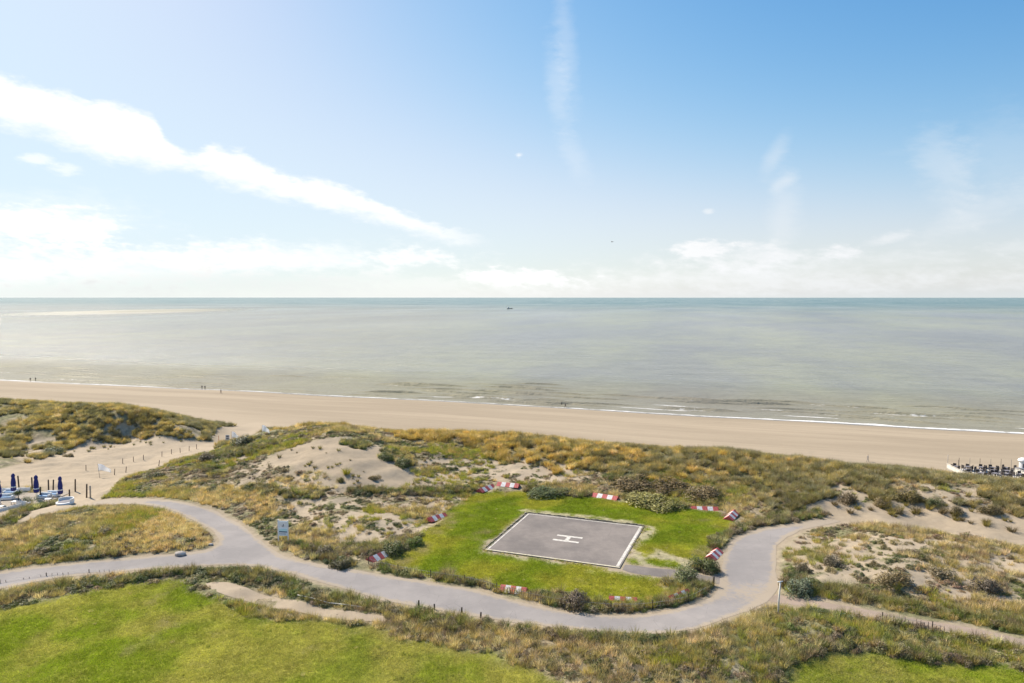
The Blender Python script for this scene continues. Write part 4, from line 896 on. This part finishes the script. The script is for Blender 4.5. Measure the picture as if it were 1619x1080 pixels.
# ------------------------------------------------------------------ right terrace on the beach
zr = 2.95; rc = [gp(u, v, zr) for u, v in ((1497,742),(1500,757),(1680,770),(1690,748))]
e0 = Vector(rc[0]); ex = (Vector(rc[3])-e0); Lx = ex.length; ex.normalize(); ey = Vector((-ex.y, ex.x)); Ly = 8.5; base = e0-ey*Ly
ra_ = math.atan2(ex.y, ex.x); zr = max(3.15, float(max(hfull(*(e0+ex*Lx*.3-ey*t)).max() for t in (0, 2, 4, 6, 8)))*.3+2.1)
def R2(a, b, z_=0): q = e0+ex*a-ey*b; return Vector((q.x, q.y, zr+z_))
o = empty('beach_terrace_deck', R2(0,0), ra_); tag(o, 'pale deck of the right hand beach terrace behind the dune crest', 'deck')
mb = MB(); yy = 0
while yy < Ly: mb.box((Lx/2, -yy-.11, -.03), (Lx, .2, .05)); yy += .23
g = mb.build('deck_boards', M['offwhite'], o); g['kind'] = 'stuff'; MB().box((Lx/2, -Ly/2, -.9), (Lx-.1, Ly-.1, 1.7)).build('deck_base', M['greywood'], o)
def rfence(a0, b0, a1, b1, h, label):
    p = R2(a0, b0); q = R2(a1, b1); d = q-p; L = d.length; o = empty('deck_railing', p, math.atan2(d.y, d.x)); tag(o, label, 'railing')
    n = max(2, int(L/1.6))
    for k in range(n+1): MB().box((L*k/n,0,h/2),(.09,.09,h)).build('post', M['offwhite'], o)
    MB().box((L/2,0,h),(L,.07,.07)).build('rail', M['offwhite'], o); MB().box((L/2,0,h*.48),(L-.1,.025,h*.75)).build('panel', M['offwhite'], o)
rfence(0,0,0,Ly,.95,'white railing along the left end of the beach terrace'); rfence(10.5,3.0,11.2,8.2,1.1,'white railing dividing the beach terrace beside the dark lounge'); rfence(12.4,4.6,13.0,8.4,1.1,'shorter white railing right of the dividing railing')
p = R2(.2,-.2); tag(post_mesh(2.6,.05).build('flag_pole', M['offwhite'], None, True), 'slim pale mast at the left corner of the beach terrace', 'pole').location = p
for k, (a, b) in enumerate(((2.0,.3),(3.9,.3),(5.7,.3),(7.6,.3),(9.4,.3),(11.2,.3),(1.0,2.2))):
    q = post_mesh(2.2,.035).build('thin_mast', M['greywood' if k%2 else 'wood'], None, True); q.location = R2(a, b); tag(q, 'thin upright mast rising above the chairs of the beach terrace', 'mast', 'thin masts along the beach terrace')
def chair(p, rz, label, first=None):
    if first: c = copy_tree(first, p, rz); c['label'] = label; return c
    o = empty('terrace_chair', p, rz); tag(o, label, 'chair', 'dark chairs on the beach terrace')
    MB().box((0,0,.43),(.55,.52,.09)).build('seat', M['slate'], o); MB().box((0,.27,.74),(.56,.07,.62)).build('backrest', M['dark'], o)
    for s in (-1,1): MB().box((s*.28,0,.63),(.06,.5,.06)).build('armrest', M['dark'], o)
    for a in (-1,1):
        for b in (-1,1): MB().box((a*.24,b*.22,.2),(.05,.05,.4)).build('leg', M['dark'], o)
    return o
def rtable(p, first=None):
    if first: return copy_tree(first, p, random.uniform(-.1,.1))
    o = empty('terrace_table', p); tag(o, 'dark square table between the chairs of the beach terrace', 'table', 'dark tables on the beach terrace')
    MB().box((0,0,.74),(.85,.85,.05)).build('table_top', M['slate'], o); MB().box((0,0,.38),(.1,.1,.7)).build('pedestal', M['dark'], o); MB().box((0,0,.03),(.5,.5,.04)).build('foot', M['dark'], o); return o
ch0 = tb0 = None
for r_, b in enumerate((1.2, 3.6, 6.0)):
    for k in range(7):
        a = 1.3+k*2.15+(r_%2)*.7+random.uniform(-.4,.4)
        if a > Lx-1 or abs(a-11) < .8: continue
        tb = rtable(R2(a, b), tb0); tb0 = tb0 or tb; tb['label'] = 'dark square table in the %s row, %s of the beach terrace' % (('seaward', 'middle', 'landward')[r_], 'left end' if a < 4.5 else ('middle part' if a < 10.5 else 'part beside the white kiosk'))
        for dx_, dy_, rz in ((-.75,0,math.pi/2),(.75,0,-math.pi/2),(0,-.8,0),(0,.8,math.pi)):
            if random.random() < .12: continue
            c = chair(R2(a+dx_+random.uniform(-.3,.3), b+dy_+random.uniform(-.25,.25)), ra_+rz+random.uniform(-.7,.7), 'dark wicker chair in the %s table row, %s of beach terrace' % (('seaward', 'middle', 'landward')[r_], 'left end' if a < 4.5 else ('middle part' if a < 10.5 else 'part beside the white kiosk')), ch0); ch0 = ch0 or c
p = R2(12.9, .9); o = empty('beach_kiosk', p, ra_); tag(o, 'small white round kiosk with a domed roof on the beach terrace', 'kiosk')
MB().lathe([(.62,0),(.62,2.05),(.58,2.05)], 14).build('wall', M['white'], o); MB().lathe([(.86,2.05),(.88,2.15),(.7,2.42),(.35,2.62),(.05,2.68)], 16).build('roof', M['white'], o, True)
MB().box((-.1,-.62,1.25),(.55,.06,.7)).build('hatch', M['slate'], o)
# ------------------------------------------------------------------ people on the beach
def person_mesh(pose, cols):
    me = bpy.data.meshes.new('person'); J = []; E_ = []; Rr = []
    def add(p, r, par=None):
        J.append(p); Rr.append(r); 
        if par is not None: E_.append((par, len(J)-1))
        return len(J)-1
    st_ = pose; pel = add((0,0,.95), .15); wa = add((0,.0,1.12), .13, pel); chs = add((0,.01,1.34), .16, wa); nk = add((0,.01,1.50), .06, chs); hd = add((0,.03,1.60), .095, nk); add((0,.03,1.72), .085, hd)
    for s in (-1,1):
        hp = add((s*.10,0,.90), .105, pel); kn = add((s*.11, s*st_*.6+.03, .50), .07, hp); an = add((s*.11, s*st_*1.05-.03, .10), .048, kn); add((s*.12, s*st_*1.05+.12, .05), .04, an)
        sh = add((s*.19,.01,1.42), .07, chs); el = add((s*.25,-s*st_*.4,1.14), .05, sh); hn = add((s*.25,-s*st_*.7+.08,.90), .038, el); add((s*.25,-s*st_*.7+.12,.82), .03, hn)
    me.from_pydata(J, E_, []); me.update(); o = bpy.data.objects.new('tmp', me); COL.objects.link(o)
    md = o.modifiers.new('skin', 'SKIN'); sv = me.skin_vertices[0].data
    for i, r_ in enumerate(Rr): sv[i].radius = (r_, r_); sv[i].use_root = (i == 0)
    o.modifiers.new('sub', 'SUBSURF').levels = 1
    dg = bpy.context.evaluated_depsgraph_get(); m2 = bpy.data.meshes.new_from_object(o.evaluated_get(dg)); bpy.data.objects.remove(o)
    m2.materials.clear(); [m2.materials.append(c) for c in cols]
    for f in m2.polygons:
        c = f.center; f.material_index = 0 if c.z > 1.70 else (1 if c.z > 1.49 or (abs(c.x) > .2 and c.z < .93 and c.z > .75) else (2 if c.z > .93 else (3 if c.z > .09 else 4)))
    m2.shade_smooth(); return m2
hair, skin, shoe = mat('dark_hair', (.03,.02,.015)), mat('skin', (.45,.28,.2)), mat('shoe', (.05,.04,.04))
CL = {k: mat('clothing_'+k, c, .85) for k, c in dict(black=(.02,.02,.022), grey=(.12,.11,.10), brown=(.13,.09,.06), navy=(.03,.04,.08), olive=(.12,.12,.08), pale=(.32,.30,.27), denim=(.06,.08,.12)).items()}
def person(u, v, top, leg, rz, label, sc=1.0):
    p = at(u, v); m_ = person_mesh(random.choice([.2, .26, -.22]), [hair, skin, CL[top], CL[leg], shoe])
    o = bpy.data.objects.new('person', m_); COL.objects.link(o); o.location = p+Vector((0,0,-.01)); o.rotation_euler = (0,0,rz); o.scale = (sc,)*3; tag(o, label, 'person', 'people walking along the waterline')
person(48, 603.2, 'grey', 'brown', 1.3, 'person in grey walking the waterline, left one of the far left pair'); person(56.3, 602.8, 'olive', 'grey', 1.3, 'person in lighter olive clothes, right one of the far left pair')
person(319.5, 615.8, 'black', 'navy', 1.6, 'person in dark clothes at the water, leftmost of three near each other'); person(324.2, 616.2, 'black', 'black', 1.5, 'person in black close beside another at the waterline')
person(349.3, 622.3, 'brown', 'brown', -1.2, 'lone person in brown walking on the sand right of a dark pair')
person(888.2, 642.3, 'black', 'black', 1.4, 'person in black at the water, left one of the middle pair'); person(894, 644.6, 'grey', 'brown', 1.5, 'person in grey brown clothes, right one of the middle pair')
person(1372, 730, 'pale', 'pale', 1.2, 'person in pale sand coloured clothes alone on the dry beach', .9)
# ------------------------------------------------------------------ boat, ship, gull
bx, by = gp(806, 488.5, 0); o = empty('fishing_boat', (bx, by, 0), .15); tag(o, 'small fishing boat with dark hull and white cabin out at sea', 'boat')
L = 17; V = []; st4 = [(-.5,.72,.0,1.9),(-.3,1,.0,1.7),(.1,1,.0,1.8),(.35,.6,.1,2.4),(.5,.03,.5,3.0)]
for t, w, zb, zt_ in st4: V += [(t*L,-w*2.4,zt_),(t*L,-w*1.7,zb-.4),(t*L,w*1.7,zb-.4),(t*L,w*2.4,zt_)]
Fc = [(i*4+k, i*4+k+1, i*4+k+5, i*4+k+4) for i in range(4) for k in range(3)]+[(i*4+3, i*4, i*4+4, i*4+7) for i in range(4)]+[(0,3,2,1),(16,17,18,19)]
meshobj('hull', V, Fc, mat('dark_hull_paint', (.04,.06,.06)), o); cb = MB().box((-4.6,0,3.5),(4.6,3.2,3.4)).box((-4.2,0,5.6),(3.0,2.6,1.0)).build('cabin', M['white'], o)
MB().box((-2.28,0,4.4),(.06,2.8,.8)).build('window', M['slate'], cb); MB().tube([(-1,0,1.8),(-1,0,8.2)], .14, 6).build('mast', M['metal'], o); MB().tube([(-1,0,7.5),(4.5,0,4)], .09, 6).build('boom', M['metal'], o)
def gull(u, v, dist, rz, label, sc):
    x_ = (u-809.5)/FPX; y_ = -(v-540)/FPX; d = Vector((x_, math.cos(PITCH)+y_*math.sin(PITCH), -math.sin(PITCH)+y_*math.cos(PITCH))).normalized()*dist
    o = empty('gull', Vector((0,0,CAMZ))+d, rz); o.scale = (sc,)*3; tag(o, label, 'bird')
    MB().lathe([(.02,-.28),(.07,-.15),(.09,0),(.07,.14),(.045,.2),(.05,.26),(.02,.32)], 10).build('body', M['slate'], o, True).rotation_euler = (-math.pi/2, 0, 0)
    for s in (-1,1): meshobj('wing', [(s*.05,.10,.03),(s*.05,-.08,.03),(s*.38,.14,.17),(s*.38,-.04,.17),(s*.72,0,.10),(s*.70,-.06,.10)]+[(s*.05,.10,.015),(s*.05,-.08,.015),(s*.38,.14,.155),(s*.38,-.04,.155),(s*.72,0,.09),(s*.70,-.06,.09)],
        [(0,1,3,2),(2,3,5,4),(6,8,9,7),(8,10,11,9),(0,2,8,6),(2,4,10,8),(1,7,9,3),(3,9,11,5),(4,5,11,10)], M['slate'], o)
gull(968, 382.5, 190, .9, 'dark gull gliding above the sea in the middle of the sky', 1.0)
# ------------------------------------------------------------------ bushes one can tell apart
BUSHV = PROTO['bush']; SCRV = PROTO['scrub']; MARV = PROTO['marram']
stemm = None
def bush(u, v, w, h, tint, label, group=None, kind='bush'):
    global stemm
    p = at(u, v); src = {'bush': BUSHV, 'scrub': SCRV, 'marram': MARV}[kind]; i = random.randrange(4); rz = random.uniform(0, 6.28)
    nm = 'marram_tuft' if kind == 'marram' else 'shrub'
    if kind == 'marram':
        o = bpy.data.objects.new(nm, src[i]); COL.objects.link(o); o.location = p; o.rotation_euler = (0,0,rz); o.scale = (w/1.1, w/1.1, h); o['tint'] = tint
        tag(o, label, 'grass tuft', group); return o
    o = empty(nm, p, rz); tag(o, label, 'shrub', group)
    c = bpy.data.objects.new('foliage', dense['bush' if kind == 'bush' else 'scrub'][i]); COL.objects.link(c); c.parent = o; b = .85 if kind == 'bush' else .65
    c.scale = (w/2/b*random.uniform(1.0,1.3), w/2/b*random.uniform(.75,1.0), h/(.72 if kind == 'bush' else .36)); c['tint'] = tint; c.location = (0,0,-.03)
    if stemm is None:
        mb = MB(); r_ = random.Random(2)
        for k in range(7): a = k*.9; mb.tube([(0,0,-.1),(.18*math.cos(a),.18*math.sin(a),.35),(.42*math.cos(a+.3),.42*math.sin(a+.3),.8)], [.03,.022,.008], 5)
        s_ = mb.build('stems', M['twig'], o); stemm = s_.data
    else: s_ = bpy.data.objects.new('stems', stemm); COL.objects.link(s_); s_.parent = o
    s_.scale = (w/1.2, w/1.2, h*.85); return o
rg = random.Random(8)
dense = {'bush': [mound_mesh('shrub_foliage', 2200, .80, .80, .05, rg, lob=9) for _ in range(4)], 'scrub': [mound_mesh('mound_foliage', 1500, .62, .38, .045, rg, lob=7) for _ in range(4)]}
DG, BR, GN, GB, PB = [.13,.15,.06], [.27,.21,.115], [.19,.23,.07], [.17,.20,.13], [.30,.25,.17]
for a_ in ((548,750,2.1,1.5,[.34,.31,.06],'bright yellow green grass clump standing alone on the sand hill',None,'marram'),
 (590,757,1.9,.55,BR,'small low brown shrub alone on the right slope of the sand hill',None,'scrub'),(537,762,1.5,.8,[.26,.22,.08],'olive shrub just below the bright clump on the sand hill',None,'bush'),
 (85,716,4.2,1.3,GB,'grey green shrub capping a small sand knoll left of the passage',None,'bush'),(110,722,2.4,.7,BR,'low brown shrub on the right flank of the sand knoll',None,'scrub'),
 (1005,770,8.0,1.5,[.22,.165,.085],'large leafless brown shrub behind the pad, left one of three',None,'bush'),(1055,777,8.6,1.5,[.19,.14,.07],'large leafless dark brown shrub behind the pad, middle one of three',None,'bush'),(1106,783,8.0,1.25,[.23,.175,.09],'large leafless brown shrub behind the pad, right one of three',None,'bush'),
 (907,957,3.1,1.5,[.18,.14,.11],'dark brown rounded shrub at the road edge in front of the pad',None,'bush'),(1116,901,3.2,1.5,DG,'dark green shrub on the corner between pad path and road',None,'bush'),
 (1082,920,3.2,1.4,[.20,.22,.11],'pale green arching shrub beside the pad path',None,'bush'),(1262,938,3.6,1.5,[.16,.19,.13],'silvery green willow shrub right behind the white pole',None,'bush'),
 (1240,925,2.0,1.0,BR,'small brown shrub between the white pole and the road',None,'bush'),(1342,795,3.4,1.5,[.17,.13,.08],'brown olive shrub hanging over the upper edge of the sand gully',None,'bush'),
 (1432,792,3.6,1.6,[.22,.18,.08],'large olive clump in the middle of the sand gully slope',None,'bush'),(1479,800,2.6,1.1,DG,'dark green shrub on the sand gully slope',None,'bush'),(1421,811,1.6,.8,BR,'small brown shrub low in the sand gully',None,'bush'),
 (1512,812,2.0,1.2,[.18,.15,.09],'grey brown shrub standing low on the right of the gully',None,'bush'),(1565,812,3.0,1.2,[.20,.16,.08],'spreading olive brown shrub at the right end of the gully',None,'bush'),
 (1396,800,2.6,1.1,BR,'brown shrub left of the large olive clump in the gully',None,'bush'),(1318,893,2.9,1.0,[.17,.145,.10],'dark rounded mound shrub near the left of the right hand scrub',None,'bush'),
 (1412,920,3.6,1.2,BR,'wide brown mound shrub in the middle of the right hand scrub',None,'bush'),(1556,932,3.4,1.2,[.17,.14,.11],'darkest rounded shrub in the right hand scrub',None,'bush'),(1482,908,3.0,.9,PB,'flat brown shrub near the upper middle of the right hand scrub',None,'scrub'),
 (1272,905,2.0,.9,[.18,.15,.10],'small grey brown shrub near the road in the right hand scrub',None,'bush'),(385,702,5.0,1.6,[.10,.11,.06],'big dark shrub on the ridge between passage and sand hill',None,'bush'),(330,728,4.0,1.4,[.12,.10,.065],'dark brown shrub at the left tip of the ridge',None,'bush'),
 (245,757,3.2,1.1,[.11,.12,.06],'dark shrub on the low ridge above the branch road',None,'bush'),(637,738,3.6,1.3,DG,'blue green shrub at the right foot of the sand hill',None,'bush'),(610,727,3.0,1.1,DG,'dark green shrub on the right shoulder of the sand hill',None,'bush'),
 (876,782,7.2,1.1,[.14,.165,.07],'dark green hedge shrub at the far side of the lawn beside a marker',None,'bush'),(1028,800,7.6,1.3,[.30,.28,.10],'green shrub at the far lawn edge between two markers',None,'bush'),(1066,805,4.2,1.2,[.27,.26,.09],'green shrub just left of the far right marker',None,'bush'),
 (625,872,3.4,1.3,DG,'dark green shrub beside the lawn left of the pad',None,'bush'),(655,862,2.8,1.1,GN,'lighter green shrub at the left lawn edge',None,'bush'),(520,878,2.6,1.0,[.13,.11,.07],'brown green shrub near the road right of the sign',None,'bush'),
 (165,843,2.2,.7,PB,'low brown mound on the grassy island',None,'scrub'),(470,862,1.8,.8,GN,'green shrub at the foot of the information board',None,'bush'),(535,897,2.4,.9,[.12,.11,.06],'dark shrub between the road and the near left marker',None,'bush')):
    bush(*a_)
rr = random.Random(21)
def poly_in(P, u, v):
    c = False; j = len(P)-1
    for i in range(len(P)):
        if (P[i][1] > v) != (P[j][1] > v) and u < (P[j][0]-P[i][0])*(v-P[i][1])/(P[j][1]-P[i][1])+P[i][0]: c = not c
        j = i
    return c
for poly, n, lab, grp, hh, tn in (
 ([(430,720),(470,700),(520,700),(560,730),(600,770),(500,760)], 26, '%s marram tuft on the bare sand hill', 'marram tufts scattered on the sand hill', .5, [[.25,.22,.08],[.20,.17,.10]]),
 ([(1295,785),(1400,778),(1600,800),(1619,845),(1500,822),(1330,815)], 46, '%s marram tuft on the gully slope', 'marram tufts on the gully slope', .9, [[.22,.18,.07],[.17,.13,.08],[.28,.23,.08]]),
 ([(30,705),(200,685),(320,690),(280,700),(120,716)], 40, '%s marram tuft on the sandy foot of the left dune', 'marram tufts on the left dune foot', .55, [[.22,.20,.10],[.25,.21,.09]])):
    k = 0; us = [q[0] for q in poly]; vs = [q[1] for q in poly]
    while k < n:
        u, v = rr.uniform(min(us), max(us)), rr.uniform(min(vs), max(vs))
        if not poly_in(poly, u, v): continue
        w = rr.uniform(.5, 1.5)*hh*1.3; mu, mv = sum(us)/len(us), sum(vs)/len(vs)
        lb = lab % ('tiny' if w < hh*.95 else ('middling' if w < hh*1.5 else 'large')) + (', upper' if v < mv else ', lower') + (' far left part' if u < mu-(max(us)-min(us))*.22 else ' left part' if u < mu else ' right part' if u < mu+(max(us)-min(us))*.22 else ' far right part')
        bush(u, v, w*1.3, w*rr.uniform(.6, 1.0), rr.choice(tn), lb, grp, 'marram'); k += 1
